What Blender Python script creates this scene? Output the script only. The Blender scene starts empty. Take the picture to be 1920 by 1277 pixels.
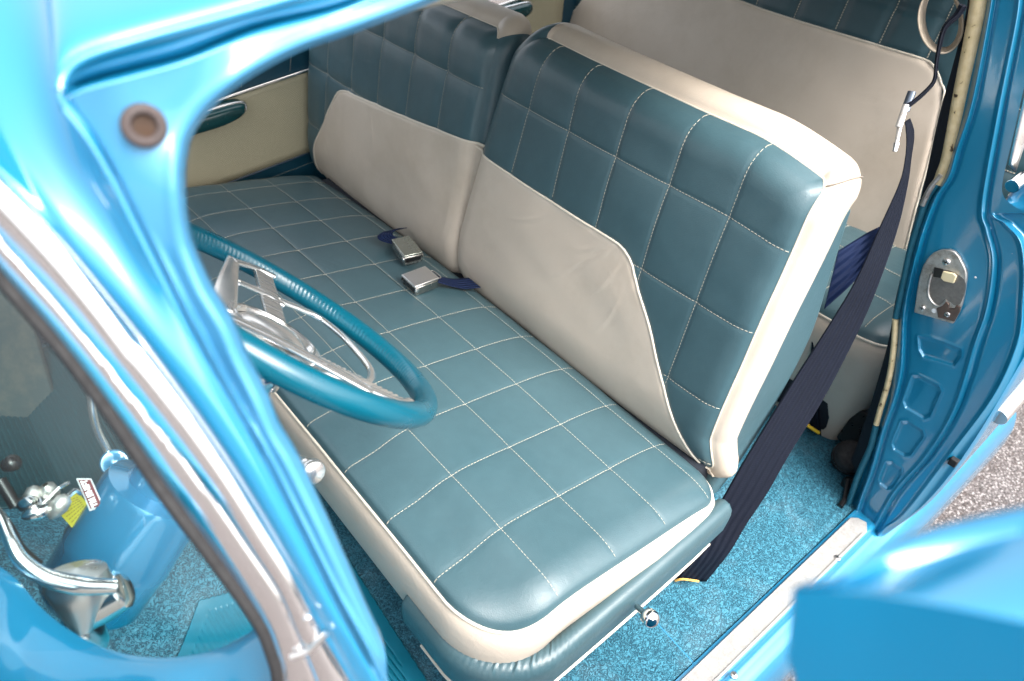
import bpy, bmesh, math, random
import numpy as np
from mathutils import Vector, Matrix, noise
random.seed(7); rng = np.random.default_rng(7)
S = bpy.context.scene
COL = S.collection

# ------------------------------------------------------------------ camera
CP = np.array([-.3215, -.3104, 1.2316])
CR = np.array([[.76194, -.64447, .06418], [.37253, .51763, .77022], [-.52969, -.56292, .63449]])
# orthonormalise
CR[0] /= np.linalg.norm(CR[0]); CR[1] -= CR[0]*(CR[1]@CR[0]); CR[1] /= np.linalg.norm(CR[1]); CR[2] = np.cross(CR[0], CR[1])
FPX = 1395.48; PW, PH = 1920., 1277.
cam = bpy.data.objects.new('camera', bpy.data.cameras.new('camera')); COL.objects.link(cam)
cam.matrix_world = Matrix([[CR[0][i], CR[1][i], CR[2][i], CP[i]] for i in range(3)] + [[0, 0, 0, 1]])
cam.data.sensor_width = 36; cam.data.lens = FPX/PW*36; cam.data.clip_start = .01; cam.data.clip_end = 500
cam.data.dof.use_dof = True; cam.data.dof.focus_distance = 1.2; cam.data.dof.aperture_fstop = 4.6
S.camera = cam
# ------------------------------------------------------------------ light
SUN_EL, SUN_AZ = math.radians(55), math.radians(-82)       # azimuth of the sun from +X towards +Y
w = bpy.data.worlds.new('World'); S.world = w; w.use_nodes = True
nt = w.node_tree; bg = nt.nodes['Background']; sk = nt.nodes.new('ShaderNodeTexSky')
sk.sky_type = 'NISHITA'; sk.sun_disc = False; sk.sun_elevation = SUN_EL; sk.sun_rotation = math.pi/2 - SUN_AZ
sk.air_density = 1.0; sk.dust_density = 7.0; sk.ozone_density = .6
hs = nt.nodes.new('ShaderNodeHueSaturation'); hs.inputs['Saturation'].default_value = .26; nt.links.new(sk.outputs[0], hs.inputs['Color']); nt.links.new(hs.outputs[0], bg.inputs[0]); bg.inputs[1].default_value = .15
sun = bpy.data.objects.new('sun', bpy.data.lights.new('sun', 'SUN')); COL.objects.link(sun)
sun.data.energy = .5; sun.data.angle = math.radians(40); sun.data.color = (1, .95, .88)
sd = Vector((math.cos(SUN_EL)*math.cos(SUN_AZ), math.cos(SUN_EL)*math.sin(SUN_AZ), math.sin(SUN_EL)))
sun.rotation_euler = sd.to_track_quat('Z', 'Y').to_euler()
S.view_settings.view_transform = 'Standard'; S.view_settings.look = 'None'
S.view_settings.exposure = 1.95; S.view_settings.gamma = 1
S.render.engine = 'CYCLES'
try:
    S.cycles.max_bounces = 10; S.cycles.transparent_max_bounces = 12
except Exception: pass

# ------------------------------------------------------------------ photo measurement helpers (pixel of the 1920 px photo -> world point)
def ray(x, y): return CR.T @ np.array([(x-PW/2)/FPX, -(y-PH/2)/FPX, -1.])
def at(x, y, t): return CP + ray(x, y)*t
def on(x, y, ax, val):
    v = ray(x, y); return CP + v*((val-CP[ax])/v[ax])
def onpl(x, y, o, n):
    v = ray(x, y); return CP + v*(((np.array(o)-CP)@n)/(v@n))

# ------------------------------------------------------------------ materials
def srgb(r, g, b):
    f = lambda c: c/12.92 if c <= .04045 else ((c+.055)/1.055)**2.4
    return (f(r/255), f(g/255), f(b/255), 1)
class M:
    def __init__(s, name):
        s.m = bpy.data.materials.new(name); s.m.use_nodes = True; s.t = s.m.node_tree
        s.b = s.t.nodes['Principled BSDF']; s.out = s.t.nodes['Material Output']
        s.tc = s.t.nodes.new('ShaderNodeTexCoord')
    def n(s, ty, **k):
        x = s.t.nodes.new(ty)
        for a, v in k.items():
            if hasattr(x, a): setattr(x, a, v)
            else: x.inputs[a.replace('_', ' ')].default_value = v
        return x
    def l(s, a, b): s.t.links.new(a, b)
    def noise(s, scale, detail=4, rough=.5, vec=None, dist=0):
        x = s.n('ShaderNodeTexNoise'); x.inputs['Scale'].default_value = scale; x.inputs['Detail'].default_value = detail
        x.inputs['Roughness'].default_value = rough; x.inputs['Distortion'].default_value = dist
        s.l(vec or s.tc.outputs['Object'], x.inputs['Vector']); return x
    def ramp(s, fac, stops):
        r = s.n('ShaderNodeValToRGB'); e = r.color_ramp.elements
        while len(e) < len(stops): e.new(.5)
        for i, (p, c) in enumerate(stops): e[i].position = p; e[i].color = c
        s.l(fac, r.inputs[0]); return r
    def bump(s, h, strength, dist, prev=None):
        b = s.n('ShaderNodeBump'); b.inputs['Strength'].default_value = strength; b.inputs['Distance'].default_value = dist
        s.l(h, b.inputs['Height'])
        if prev: s.l(prev.outputs[0], b.inputs['Normal'])
        s.l(b.outputs[0], s.b.inputs['Normal']); return b
    def mix(s, f, a, b, mode='MIX'):
        x = s.n('ShaderNodeMix', data_type='RGBA', blend_type=mode)
        if isinstance(f, float): x.inputs[0].default_value = f
        else: s.l(f, x.inputs[0])
        for i, v in ((6, a), (7, b)):
            if isinstance(v, tuple): x.inputs[i].default_value = v
            else: s.l(v, x.inputs[i])
        return x.outputs[2]
    def attr(s, name):
        a = s.n('ShaderNodeAttribute'); a.attribute_name = name; return a.outputs['Fac']
    def gt(s, v, th=0.):
        g = s.n('ShaderNodeMath', operation='GREATER_THAN'); s.l(v, g.inputs[0]); g.inputs[1].default_value = th; return g.outputs[0]
    def set(s, **k):
        for a, v in k.items(): s.b.inputs[a.replace('_', ' ')].default_value = v
        return s

TEAL = (.038, .080, .096, 1); TEAL2 = (.050, .102, .120, 1)
CREAM = (.52, .44, .36, 1); CREAM2 = (.59, .515, .43, 1)
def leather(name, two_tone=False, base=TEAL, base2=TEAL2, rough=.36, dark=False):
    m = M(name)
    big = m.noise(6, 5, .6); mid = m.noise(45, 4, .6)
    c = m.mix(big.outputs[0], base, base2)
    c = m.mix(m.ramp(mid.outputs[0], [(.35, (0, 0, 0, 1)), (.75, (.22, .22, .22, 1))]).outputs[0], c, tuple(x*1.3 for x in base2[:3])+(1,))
    if two_tone:
        cc = m.mix(m.noise(9, 6, .65).outputs[0], CREAM, CREAM2)
        spot = m.ramp(m.noise(3.2, 7, .7).outputs[0], [(.46, (0, 0, 0, 1)), (.74, (.5, .5, .5, 1))])
        cc = m.mix(spot.outputs[0], cc, (.36, .29, .21, 1))
        g = m.gt(m.attr('cream'))
        c = m.mix(g, c, cc)
    m.l(c, m.b.inputs['Base Color'])
    v = m.n('ShaderNodeTexVoronoi', feature='DISTANCE_TO_EDGE'); v.inputs['Scale'].default_value = 380; m.l(m.tc.outputs['Object'], v.inputs['Vector'])
    b1 = m.bump(v.outputs['Distance'], .3, .0009)
    wr = m.noise(38, 5, .7, dist=1.2); b2 = m.bump(wr.outputs[0], .12, .003, b1)
    mp = m.n('ShaderNodeMapping'); mp.inputs['Scale'].default_value = (1, .35, .6); mp.inputs['Rotation'].default_value = (.3, .4, .7); m.l(m.tc.outputs['Object'], mp.inputs[0])
    cn = m.noise(9, 3, .55, vec=mp.outputs[0], dist=1.6); c1 = m.n('ShaderNodeMath', operation='SUBTRACT'); m.l(cn.outputs[0], c1.inputs[0]); c1.inputs[1].default_value = .5
    c2 = m.n('ShaderNodeMath', operation='ABSOLUTE'); m.l(c1.outputs[0], c2.inputs[0]); c3 = m.ramp(c2.outputs[0], [(0, (0, 0, 0, 1)), (.05, (1, 1, 1, 1))])
    pm = m.ramp(m.noise(2.7, 2).outputs[0], [(.5, (0, 0, 0, 1)), (.62, (1, 1, 1, 1))]); bb = m.bump(c3.outputs[0], .06, .002, b2); ml = m.n('ShaderNodeMath', operation='MULTIPLY'); m.l(pm.outputs[0], ml.inputs[0]); ml.inputs[1].default_value = .11; m.l(ml.outputs[0], bb.inputs['Strength'])
    rr = m.ramp(big.outputs[0], [(.3, (rough-.05,)*3+(1,)), (.7, (rough+.1,)*3+(1,))]); m.l(rr.outputs[0], m.b.inputs['Roughness'])
    m.set(Specular_IOR_Level=.62)
    return m.m
LEATHER2 = leather('vinyl_teal_and_cream', True)
LEATHER = leather('vinyl_teal')
def creamv(name, a=CREAM, b=CREAM2, rough=.5, grime=.35):
    m = M(name)
    cc = m.mix(m.noise(9, 6, .65).outputs[0], a, b)
    spot = m.ramp(m.noise(5, 7, .7).outputs[0], [(.5, (0, 0, 0, 1)), (.78, (grime,)*3+(1,))])
    cc = m.mix(spot.outputs[0], cc, (.33, .26, .18, 1)); m.l(cc, m.b.inputs['Base Color'])
    v = m.n('ShaderNodeTexVoronoi', feature='DISTANCE_TO_EDGE'); v.inputs['Scale'].default_value = 700; m.l(m.tc.outputs['Object'], v.inputs['Vector'])
    b1 = m.bump(v.outputs['Distance'], .2, .0006); m.bump(m.noise(30, 5, .7, dist=1.5).outputs[0], .2, .004, b1)
    m.set(Roughness=rough); return m.m
CREAMV = creamv('vinyl_cream'); PIPE = creamv('piping_cream', (.62, .55, .45, 1), (.7, .64, .54, 1), .5, .2)
def plain(name, col, rough=.5, metal=0., noisy=.0, scale=60, coat=0., bump=0.):
    m = M(name).set(Base_Color=tuple(col[:3])+(1,), Roughness=rough, Metallic=metal, Coat_Weight=coat, Coat_Roughness=.04)
    if noisy:
        n_ = m.noise(scale, 5, .6); c = m.mix(n_.outputs[0], tuple(x*(1-noisy) for x in col[:3])+(1,), tuple(min(1, x*(1+noisy)) for x in col[:3])+(1,)); m.l(c, m.b.inputs['Base Color'])
        r = m.ramp(n_.outputs[0], [(.3, (rough*.8,)*3+(1,)), (.7, (min(1, rough*1.3),)*3+(1,))]); m.l(r.outputs[0], m.b.inputs['Roughness'])
        if bump: m.bump(n_.outputs[0], bump, .001)
    return m.m
THREAD = plain('thread_cream', (.50, .46, .37), .7)
PIPET = plain('piping_teal', (.05, .13, .17), .5)
def paint(name='paint_turquoise', a=(.002, .165, .305, 1), b=(.004, .19, .345, 1), rough=.30, wear=True, metal=.3, cior=1.6, spec=.6, coat=1.):
    m = M(name); n_ = m.noise(3, 3); c = m.mix(n_.outputs[0], a, b)
    if wear:
        ch = m.ramp(m.noise(14, 8, .75).outputs[0], [(.66, (0, 0, 0, 1)), (.80, (.3, .3, .3, 1))])
        c = m.mix(ch.outputs[0], c, (.13, .28, .38, 1))
        sc = m.n('ShaderNodeTexVoronoi'); sc.inputs['Scale'].default_value = 55; m.l(m.tc.outputs['Object'], sc.inputs['Vector'])
        s2 = m.ramp(sc.outputs['Distance'], [(.035, (1, 1, 1, 1)), (.05, (0, 0, 0, 1))])
        pick = m.gt(sc.outputs['Color'], .80); mm = m.n('ShaderNodeMath', operation='MULTIPLY'); m.l(s2.outputs[0], mm.inputs[0]); m.l(pick, mm.inputs[1])
        c = m.mix(mm.outputs[0], c, (.30, .36, .40, 1))
    m.l(c, m.b.inputs['Base Color'])
    m.bump(m.noise(170, 3).outputs[0], .06, .0006)
    m.set(Roughness=rough, Metallic=metal, Coat_IOR=cior, Coat_Weight=coat, Coat_Roughness=.07, Specular_IOR_Level=spec); return m.m
PAINT = paint()
PAINTO = paint('paint_turquoise_outer', (.004, .17, .33, 1), (.01, .205, .375, 1), .42, False, .2, 1.75, .4)
def chrome(name, col=(.80, .79, .77), rough=.09, smudge=.5):
    m = M(name).set(Base_Color=col+(1,), Metallic=1.)
    n_ = m.noise(26, 7, .7); r = m.ramp(n_.outputs[0], [(.35, (rough,)*3+(1,)), (.75, (rough+.22*smudge,)*3+(1,))]); m.l(r.outputs[0], m.b.inputs['Roughness'])
    m.bump(m.noise(12, 3).outputs[0], .05, .003); return m.m
CHROME = chrome('chrome'); ALU = chrome('worn_aluminium', (.78, .75, .72), .26, .8); CHROMEW = chrome('chrome_warm', (.86, .85, .85), .07, .5)
def pitted():
    m = M('pitted_zinc').set(Metallic=.85)
    c = m.ramp(m.noise(60, 8, .75).outputs[0], [(.3, (.26, .22, .18, 1)), (.5, (.52, .50, .47, 1)), (.7, (.66, .64, .61, 1))]); m.l(c.outputs[0], m.b.inputs['Base Color'])
    m.set(Roughness=.38); m.bump(m.noise(300, 6, .8).outputs[0], .4, .001); return m.m
PIT = pitted()
RUBBER = plain('black_rubber', (.006, .006, .007), .7, 0, .3, 80, bump=.2)
BLACK = plain('black_plastic', (.008, .008, .009), .3, 0, .2, 50)
DARK = plain('dark_cloth_and_shade', (.006, .01, .018), .85)  # seat bases, and the painted shade strip by the windlace
RUSTB = plain('rusty_brown', (.035, .017, .008), .8, 0, .5, 120, bump=.5)
GROM = plain('dusty_grommet', (.055, .042, .04), .75, 0, .35, 90, bump=.4)
NYLON = plain('yellowed_nylon', (.66, .57, .36), .4, 0, .08)
WHITEP = plain('pale_enamel', (.72, .74, .75), .3, 0, .05, 20)
SILL = None
def sillm():
    m = M('sill_aluminium').set(Metallic=.2, Specular_IOR_Level=.3)
    c = m.ramp(m.noise(90, 9, .8).outputs[0], [(.27, (.22, .17, .13, 1)), (.36, (.28, .27, .255, 1)), (.6, (.36, .355, .345, 1))]); m.l(c.outputs[0], m.b.inputs['Base Color'])
    m.set(Roughness=.42); m.bump(m.noise(220, 6, .8).outputs[0], .35, .001); return m.m
SILL = sillm()
def carpet(name, a, b, lay=None):
    m = M(name)
    n1 = m.noise(150, 2, .5, dist=1.0); sb = m.n('ShaderNodeMath', operation='SUBTRACT'); m.l(n1.outputs[0], sb.inputs[0]); sb.inputs[1].default_value = .5
    ab = m.n('ShaderNodeMath', operation='ABSOLUTE'); m.l(sb.outputs[0], ab.inputs[0])
    n2 = m.noise(520, 3, .6)
    ad = m.n('ShaderNodeMath', operation='MULTIPLY_ADD'); m.l(n2.outputs[0], ad.inputs[0]); ad.inputs[1].default_value = .07; m.l(ab.outputs[0], ad.inputs[2])
    hh = m.ramp(ad.outputs[0], [(.03, (0, 0, 0, 1)), (.11, (.7, .7, .7, 1)), (.2, (1, 1, 1, 1))])
    r = m.ramp(ad.outputs[0], [(.02, tuple(x*.35 for x in a[:3])+(1,)), (.06, a), (.12, b)])  # shade of the crevices between loops painted into the pile colour
    dust = m.ramp(m.noise(7, 8, .7).outputs[0], [(.5, (0, 0, 0, 1)), (.78, (.28, .28, .28, 1))])
    c = m.mix(dust.outputs[0], r.outputs[0], (.30, .40, .44, 1)); m.l(c, m.b.inputs['Base Color'])
    m.bump(hh.outputs[0], .8, .0022); m.set(Roughness=.8); return m.m
CARPET = carpet('loop_carpet_blue', (.008, .09, .145, 1), (.04, .20, .285, 1))
MATM = plain('rubber_mat_turquoise', (.003, .15, .23), .36, 0, .2, 30)
MATD = plain('rubber_mat_teal', (.002, .05, .066), .4, 0, .2, 30)
RIMM = plain('wheel_leather', (.0, .082, .125), .3, 0, .03, 12)
RIMM.node_tree.nodes['Principled BSDF'].inputs['Coat Weight'].default_value = .3
def webbing(name, a, b, ribs=5):
    m = M(name); uv = m.n('ShaderNodeSeparateXYZ'); m.l(m.tc.outputs['UV'], uv.inputs[0])
    s = m.n('ShaderNodeMath', operation='MULTIPLY'); m.l(uv.outputs[0], s.inputs[0]); s.inputs[1].default_value = 2*math.pi*ribs
    sn = m.n('ShaderNodeMath', operation='SINE'); m.l(s.outputs[0], sn.inputs[0])
    s2 = m.n('ShaderNodeMath', operation='MULTIPLY'); m.l(uv.outputs[1], s2.inputs[0]); s2.inputs[1].default_value = 1500
    sn2 = m.n('ShaderNodeMath', operation='SINE'); m.l(s2.outputs[0], sn2.inputs[0])
    c = m.mix(m.noise(20, 5).outputs[0], a, b); m.l(c, m.b.inputs['Base Color'])
    b1 = m.bump(sn.outputs[0], .8, .0018); m.bump(sn2.outputs[0], .3, .0004, b1)
    m.set(Roughness=.65, Specular_IOR_Level=.2); return m.m
WEB = webbing('navy_webbing', (.003, .0048, .012, 1), (.005, .008, .018, 1)); WEBC = webbing('cream_webbing', (.42, .34, .25, 1), (.6, .52, .42, 1), 4)
WEB2 = webbing('blue_webbing', (.004, .013, .05, 1), (.006, .018, .07, 1))
def windlace():
    m = M('windlace_cloth')
    sp = m.ramp(m.noise(75, 3, .5).outputs[0], [(.30, (.05, .03, .015, 1)), (.345, (.50, .40, .22, 1)), (.7, (.62, .52, .32, 1))]); m.l(sp.outputs[0], m.b.inputs['Base Color'])
    m.bump(m.noise(500, 2).outputs[0], .4, .001); m.set(Roughness=.7); return m.m
WIND = windlace()
def doorcream():
    m = M('door_card_weave')
    br = m.n('ShaderNodeTexBrick'); br.inputs['Scale'].default_value = 1; br.inputs['Brick Width'].default_value = .006; br.inputs['Row Height'].default_value = .0032; br.inputs['Mortar Size'].default_value = .0007
    sw = m.n('ShaderNodeMapping'); sw.inputs['Rotation'].default_value = (math.pi/2, 0, 0); m.l(m.tc.outputs['Object'], sw.inputs[0]); m.l(sw.outputs[0], br.inputs['Vector'])
    br.inputs['Color1'].default_value = (.62, .56, .40, 1); br.inputs['Color2'].default_value = (.56, .51, .36, 1); br.inputs['Mortar'].default_value = (.28, .25, .16, 1)
    m.l(br.outputs[0], m.b.inputs['Base Color']); m.bump(br.outputs['Fac'], -.4, .001); m.set(Roughness=.5); return m.m
DOORC = doorcream()
def asphalt():
    m = M('asphalt')
    v = m.n('ShaderNodeTexVoronoi'); v.inputs['Scale'].default_value = 190; m.l(m.tc.outputs['Object'], v.inputs['Vector'])
    sep = m.n('ShaderNodeSeparateColor'); m.l(v.outputs['Color'], sep.inputs[0])
    c = m.ramp(sep.outputs[0], [(.0, (.08, .06, .055, 1)), (.35, (.10, .085, .083, 1)), (.7, (.17, .15, .147, 1)), (1., (.36, .33, .32, 1))])
    dk = m.ramp(v.outputs['Distance'], [(.35, (1, 1, 1, 1)), (.75, (.25, .25, .25, 1))])
    m.l(m.mix(1., c.outputs[0], dk.outputs[0], 'MULTIPLY'), m.b.inputs['Base Color'])
    m.bump(v.outputs['Distance'], -1., .006); m.set(Roughness=.85); return m.m
ASPH = asphalt()
def glass():
    m = M('window_glass'); t = m.t; t.nodes.remove(m.b)
    tr = m.n('ShaderNodeBsdfTransparent'); tr.inputs[0].default_value = (.80, .93, .93, 1)
    gl = m.n('ShaderNodeBsdfGlossy'); gl.inputs['Roughness'].default_value = .01; gl.inputs[0].default_value = (1, 1, 1, 1)
    fr = m.n('ShaderNodeFresnel'); fr.inputs[0].default_value = 1.4
    mx = m.n('ShaderNodeMixShader'); m.l(fr.outputs[0], mx.inputs[0]); m.l(tr.outputs[0], mx.inputs[1]); m.l(gl.outputs[0], mx.inputs[2]); m.l(mx.outputs[0], m.out.inputs[0])
    return m.m
GLASS = glass()

# ------------------------------------------------------------------ object helpers
def tag(o, label=None, cat=None, group=None, kind=None):
    for k, v in (('label', label), ('category', cat), ('group', group), ('kind', kind)):
        if v: o[k] = v
    return o
def empty(name, loc, label, cat, group=None):
    o = bpy.data.objects.new(name, None); COL.objects.link(o); o.location = loc; o.empty_display_size = .05
    bpy.context.view_layer.update(); return tag(o, label, cat, group)
def link(o, parent):
    COL.objects.link(o)
    if parent is not None:
        o.parent = parent
        r = parent
        while r.parent: r = r.parent
        if parent.parent is None and r.type == 'EMPTY': o.matrix_parent_inverse = Matrix.Translation(-Vector(parent.location))
    return o
class MB:
    """collects geometry, builds one mesh"""
    def __init__(s): s.v = []; s.f = []; s.mi = []; s.uv = []; s.at = None
    def add(s, V, F, mi=0, uv=None):
        o = len(s.v); s.v.extend([tuple(map(float, p)) for p in V]); s.f.extend([tuple(i+o for i in f) for f in F]); s.mi.extend([mi]*len(F))
        s.uv.extend(uv if uv is not None else [(0, 0)]*len(V)); return s
    def grid(s, G, mi=0, closed_u=False, closed_v=False):
        G = np.asarray(G); a, b = G.shape[:2]; V = G.reshape(-1, 3)
        F = []
        for i in range(a if closed_u else a-1):
            for j in range(b if closed_v else b-1):
                i2 = (i+1) % a; j2 = (j+1) % b
                F.append((i*b+j, i*b+j2, i2*b+j2, i2*b+j))
        uv = [(j/max(1, b-1), i/max(1, a-1)) for i in range(a) for j in range(b)]
        return s.add(V, F, mi, uv)
    def tube(s, P, r, n=8, closed=False, mi=0, caps=True):
        P = np.asarray(P, float); m = len(P)
        T = np.gradient(P, axis=0) if not closed else np.roll(P, -1, 0)-np.roll(P, 1, 0)
        T /= np.linalg.norm(T, axis=1)[:, None]+1e-12
        a = np.array([0, 0, 1.]) if abs(T[0][2]) < .9 else np.array([1., 0, 0])
        N = np.cross(T[0], a); N /= np.linalg.norm(N); rings = []
        rr = np.broadcast_to(np.asarray(r, float), (m,))
        for i in range(m):
            N = N-T[i]*(N@T[i]); N /= np.linalg.norm(N); B = np.cross(T[i], N)
            th = np.linspace(0, 2*np.pi, n, endpoint=False)
            rings.append(P[i]+rr[i]*(np.outer(np.cos(th), N)+np.outer(np.sin(th), B)))
        s.grid(np.array(rings), mi, closed_u=closed, closed_v=True)
        if caps and not closed:
            o = len(s.v)-m*n; s.f.append(tuple(range(o+n-1, o-1, -1))); s.f.append(tuple(range(o+(m-1)*n, o+m*n))); s.mi += [mi, mi]
        return s
    def lathe(s, o, ax, prof, n=32, mi=0):
        """prof = [(distance along ax, radius)]"""
        ax = np.array(ax, float); ax /= np.linalg.norm(ax); a = np.array([0, 0, 1.]) if abs(ax[2]) < .9 else np.array([1., 0, 0])
        N = np.cross(ax, a); N /= np.linalg.norm(N); B = np.cross(ax, N); th = np.linspace(0, 2*np.pi, n, endpoint=False)
        G = [np.array(o)+ax*d+r*(np.outer(np.cos(th), N)+np.outer(np.sin(th), B)) for d, r in prof]
        return s.grid(np.array(G), mi, closed_v=True)
    def prism(s, pts, n, h0, h1, mi=0):
        """extrude planar 3D outline along n from h0 to h1"""
        P = np.asarray(pts, float); n = np.asarray(n, float); k = len(P)
        V = np.vstack([P+n*h0, P+n*h1]); F = [tuple(range(k-1, -1, -1)), tuple(range(k, 2*k))]+[(i, (i+1) % k, (i+1) % k+k, i+k) for i in range(k)]
        return s.add(V, F, mi)
    def box(s, c, e, R=None, mi=0):
        c = np.array(c, float); R = np.eye(3) if R is None else np.asarray(R, float)
        V = [c+R[0]*e[0]*x+R[1]*e[1]*y+R[2]*e[2]*z for x in (-1, 1) for y in (-1, 1) for z in (-1, 1)]
        return s.add(V, [(0, 1, 3, 2), (4, 6, 7, 5), (0, 4, 5, 1), (2, 3, 7, 6), (0, 2, 6, 4), (1, 5, 7, 3)], mi)
    def build(s, name, mats, parent=None, bevel=0, solid=0, off=0., sub=0, smooth=True, attr=None, segs=2, fixn=True):
        me = bpy.data.meshes.new(name); me.from_pydata(s.v, [], s.f); mats = mats if isinstance(mats, (list, tuple)) else [mats]
        for m in mats: me.materials.append(m)
        me.polygons.foreach_set('material_index', s.mi); me.polygons.foreach_set('use_smooth', [smooth]*len(me.polygons))
        ul = me.uv_layers.new(name='UVMap'); li = np.empty(len(me.loops), int); me.loops.foreach_get('vertex_index', li)
        ul.data.foreach_set('uv', np.array(s.uv, float)[li].ravel())
        if attr:
            for k, v in attr.items():
                a = me.attributes.new(k, 'FLOAT', 'POINT'); a.data.foreach_set('value', np.asarray(v, float))
        if fixn:
            bm = bmesh.new(); bm.from_mesh(me); bmesh.ops.recalc_face_normals(bm, faces=bm.faces); bm.to_mesh(me); bm.free()
        o = bpy.data.objects.new(name, me); link(o, parent)
        if solid:
            md = o.modifiers.new('s', 'SOLIDIFY'); md.thickness = solid; md.offset = off
        if bevel:
            md = o.modifiers.new('b', 'BEVEL'); md.width = bevel; md.segments = segs; md.limit_method = 'ANGLE'; md.angle_limit = math.radians(35)
        if sub:
            md = o.modifiers.new('u', 'SUBSURF'); md.levels = sub; md.render_levels = sub
        if smooth and (bevel or not sub):
            try:
                me.set_sharp_from_angle(angle=math.radians(50))
            except Exception: pass
        return o
def cr(P, n, by=None):
    """Catmull-Rom resample of a polyline to n points; by = axis of monotone parameter"""
    P = np.asarray(P, float)
    if len(P) == 2: return P[0]+(P[1]-P[0])*np.linspace(0, 1, n)[:, None]
    Q = np.vstack([2*P[0]-P[1], P, 2*P[-1]-P[-2]]); out = []
    for i in range(1, len(Q)-2):
        for t in np.linspace(0, 1, 24, endpoint=False):
            p0, p1, p2, p3 = Q[i-1:i+3]
            out.append(.5*((2*p1)+(-p0+p2)*t+(2*p0-5*p1+4*p2-p3)*t*t+(-p0+3*p1-3*p2+p3)*t**3))
    out.append(P[-1]); out = np.array(out)
    d = np.r_[0, np.cumsum(np.linalg.norm(np.diff(out, axis=0), axis=1))]; s = np.linspace(0, d[-1], n)
    return np.stack([np.interp(s, d, out[:, k]) for k in range(P.shape[1])], 1)
def loft(curves, n=80, m=24, smooth=True):
    """curves: list of world polylines; returns grid n x m"""
    C = np.array([cr(c, n) for c in curves])            # k,n,3
    if smooth and len(curves) > 2: return np.array([cr(C[:, i], m) for i in range(n)])
    out = []
    for i in range(n):
        row = []
        for k in range(len(C)-1):
            mm = max(2, m//(len(C)-1)); seg = C[k, i]+(C[k+1, i]-C[k, i])*np.linspace(0, 1, mm, endpoint=(k == len(C)-2))[:, None]; row.append(seg)
        out.append(np.vstack(row))
    return np.array(out)
def sdpoly(x, y, P):
    """signed distance, positive inside"""
    P = np.asarray(P, float); d = np.full(x.shape, 1e9); ins = np.zeros(x.shape, bool)
    for i in range(len(P)):
        a = P[i]; b = P[(i+1) % len(P)]; e = b-a; wx = x-a[0]; wy = y-a[1]
        t = np.clip((wx*e[0]+wy*e[1])/(e@e+1e-12), 0, 1); d = np.minimum(d, np.hypot(wx-e[0]*t, wy-e[1]*t))
        c = ((a[1] <= y) & (b[1] > y)) | ((b[1] <= y) & (a[1] > y))
        ins ^= c & (x < a[0]+(y-a[1])/(b[1]-a[1]+1e-15)*e[0])
    return np.where(ins, d, -d)
def vnoise(A, B, sc, seed=0.):
    return np.array([noise.noise(Vector((a*sc+seed, b*sc-seed, seed*1.7))) for a, b in zip(A.ravel(), B.ravel())]).reshape(A.shape)

# ================================================================== SETTING
GZ = -.36
g = MB(); g.grid([[(x, y, GZ) for y in np.linspace(-60, 60, 13)] for x in np.linspace(-60, 60, 13)]).build('ground', ASPH); tag(bpy.data.objects['ground'], kind='structure', label='coarse grey asphalt beside the car')

CAR = empty('car', (.5, .65, GZ), 'turquoise vintage car with its front door open showing teal and cream interior', 'car')

# ================================================================== CUSHIONED SHAPES
def rr_ring(x0, x1, y0, y1, rad, ns=(60, 60), nc=10):
    """rounded rectangle outline, counter-clockwise from (x0+r,y0); rad for corners (x1,y0),(x1,y1),(x0,y1),(x0,y0)"""
    ra, rb, rc, rd = rad; P = []
    def line(a, b, n):
        for t in np.linspace(0, 1, n, endpoint=False): P.append((a[0]+(b[0]-a[0])*t, a[1]+(b[1]-a[1])*t))
    def arc(c, r, t0, n):
        for t in np.linspace(t0, t0+math.pi/2, n, endpoint=False): P.append((c[0]+r*math.cos(t), c[1]+r*math.sin(t)))
    line((x0+rd, y0), (x1-ra, y0), ns[0]); arc((x1-ra, y0+ra), ra, -math.pi/2, nc)
    line((x1, y0+ra), (x1, y1-rb), ns[1]); arc((x1-rb, y1-rb), rb, 0, nc)
    line((x1-rb, y1), (x0+rc, y1), ns[0]); arc((x0+rc, y1-rc), rc, math.pi/2, nc)
    line((x0, y1-rc), (x0, y0+rd), ns[1]); arc((x0+rd, y0+rd), rd, math.pi, nc)
    return np.array(P)
def sd_rr(x, y, x0, x1, y0, y1, rad):
    """inside distance to rounded rectangle (positive inside)"""
    cx, cy = (x0+x1)/2, (y0+y1)/2
    r = np.where(x > cx, np.where(y > cy, rad[1], rad[0]), np.where(y > cy, rad[2], rad[3]))
    qx = np.abs(x-cx)-(x1-x0)/2+r; qy = np.abs(y-cy)-(y1-y0)/2+r
    return -(np.minimum(np.maximum(qx, qy), 0)+np.hypot(np.maximum(qx, 0), np.maximum(qy, 0))-r)
def pillow(rect, rad, h, frame, side, nring=90, ns=(60, 60), nc=12, gam=1.0):
    """rings from border to the middle plus side rings. h(a,b)->height ; frame(a,b,h)->xyz ; side: list of (outward, down) """
    x0, x1, y0, y1 = rect; D = min(x1-x0, y1-y0)/2
    AB = []; H = []; ring_id = []
    def outer(out): return rr_ring(x0-out, x1+out, y0-out, y1+out, [max(.002, q+out) for q in rad], ns, nc)
    R0 = outer(0); h0 = h(R0[:, 0], R0[:, 1])
    nrm = None
    rings = []
    for (o, dn) in side[::-1]:
        P = outer(o) if not callable(dn) else outer(o)
        dd = dn(R0[:, 0], R0[:, 1]) if callable(dn) else dn
        rings.append(np.c_[P, h0-dd])
    ns_ = len(rings)
    for d in D*np.linspace(0, 1, nring)**gam:
        P = rr_ring(x0+d, x1-d, y0+d, y1-d, [max(1e-4, q*(1-d/D)) for q in rad], ns, nc)
        rings.append(np.c_[P, h(P[:, 0], P[:, 1])])
    R = np.array(rings); G = frame(R[..., 0], R[..., 1], R[..., 2])
    return R, G, ns_
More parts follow.
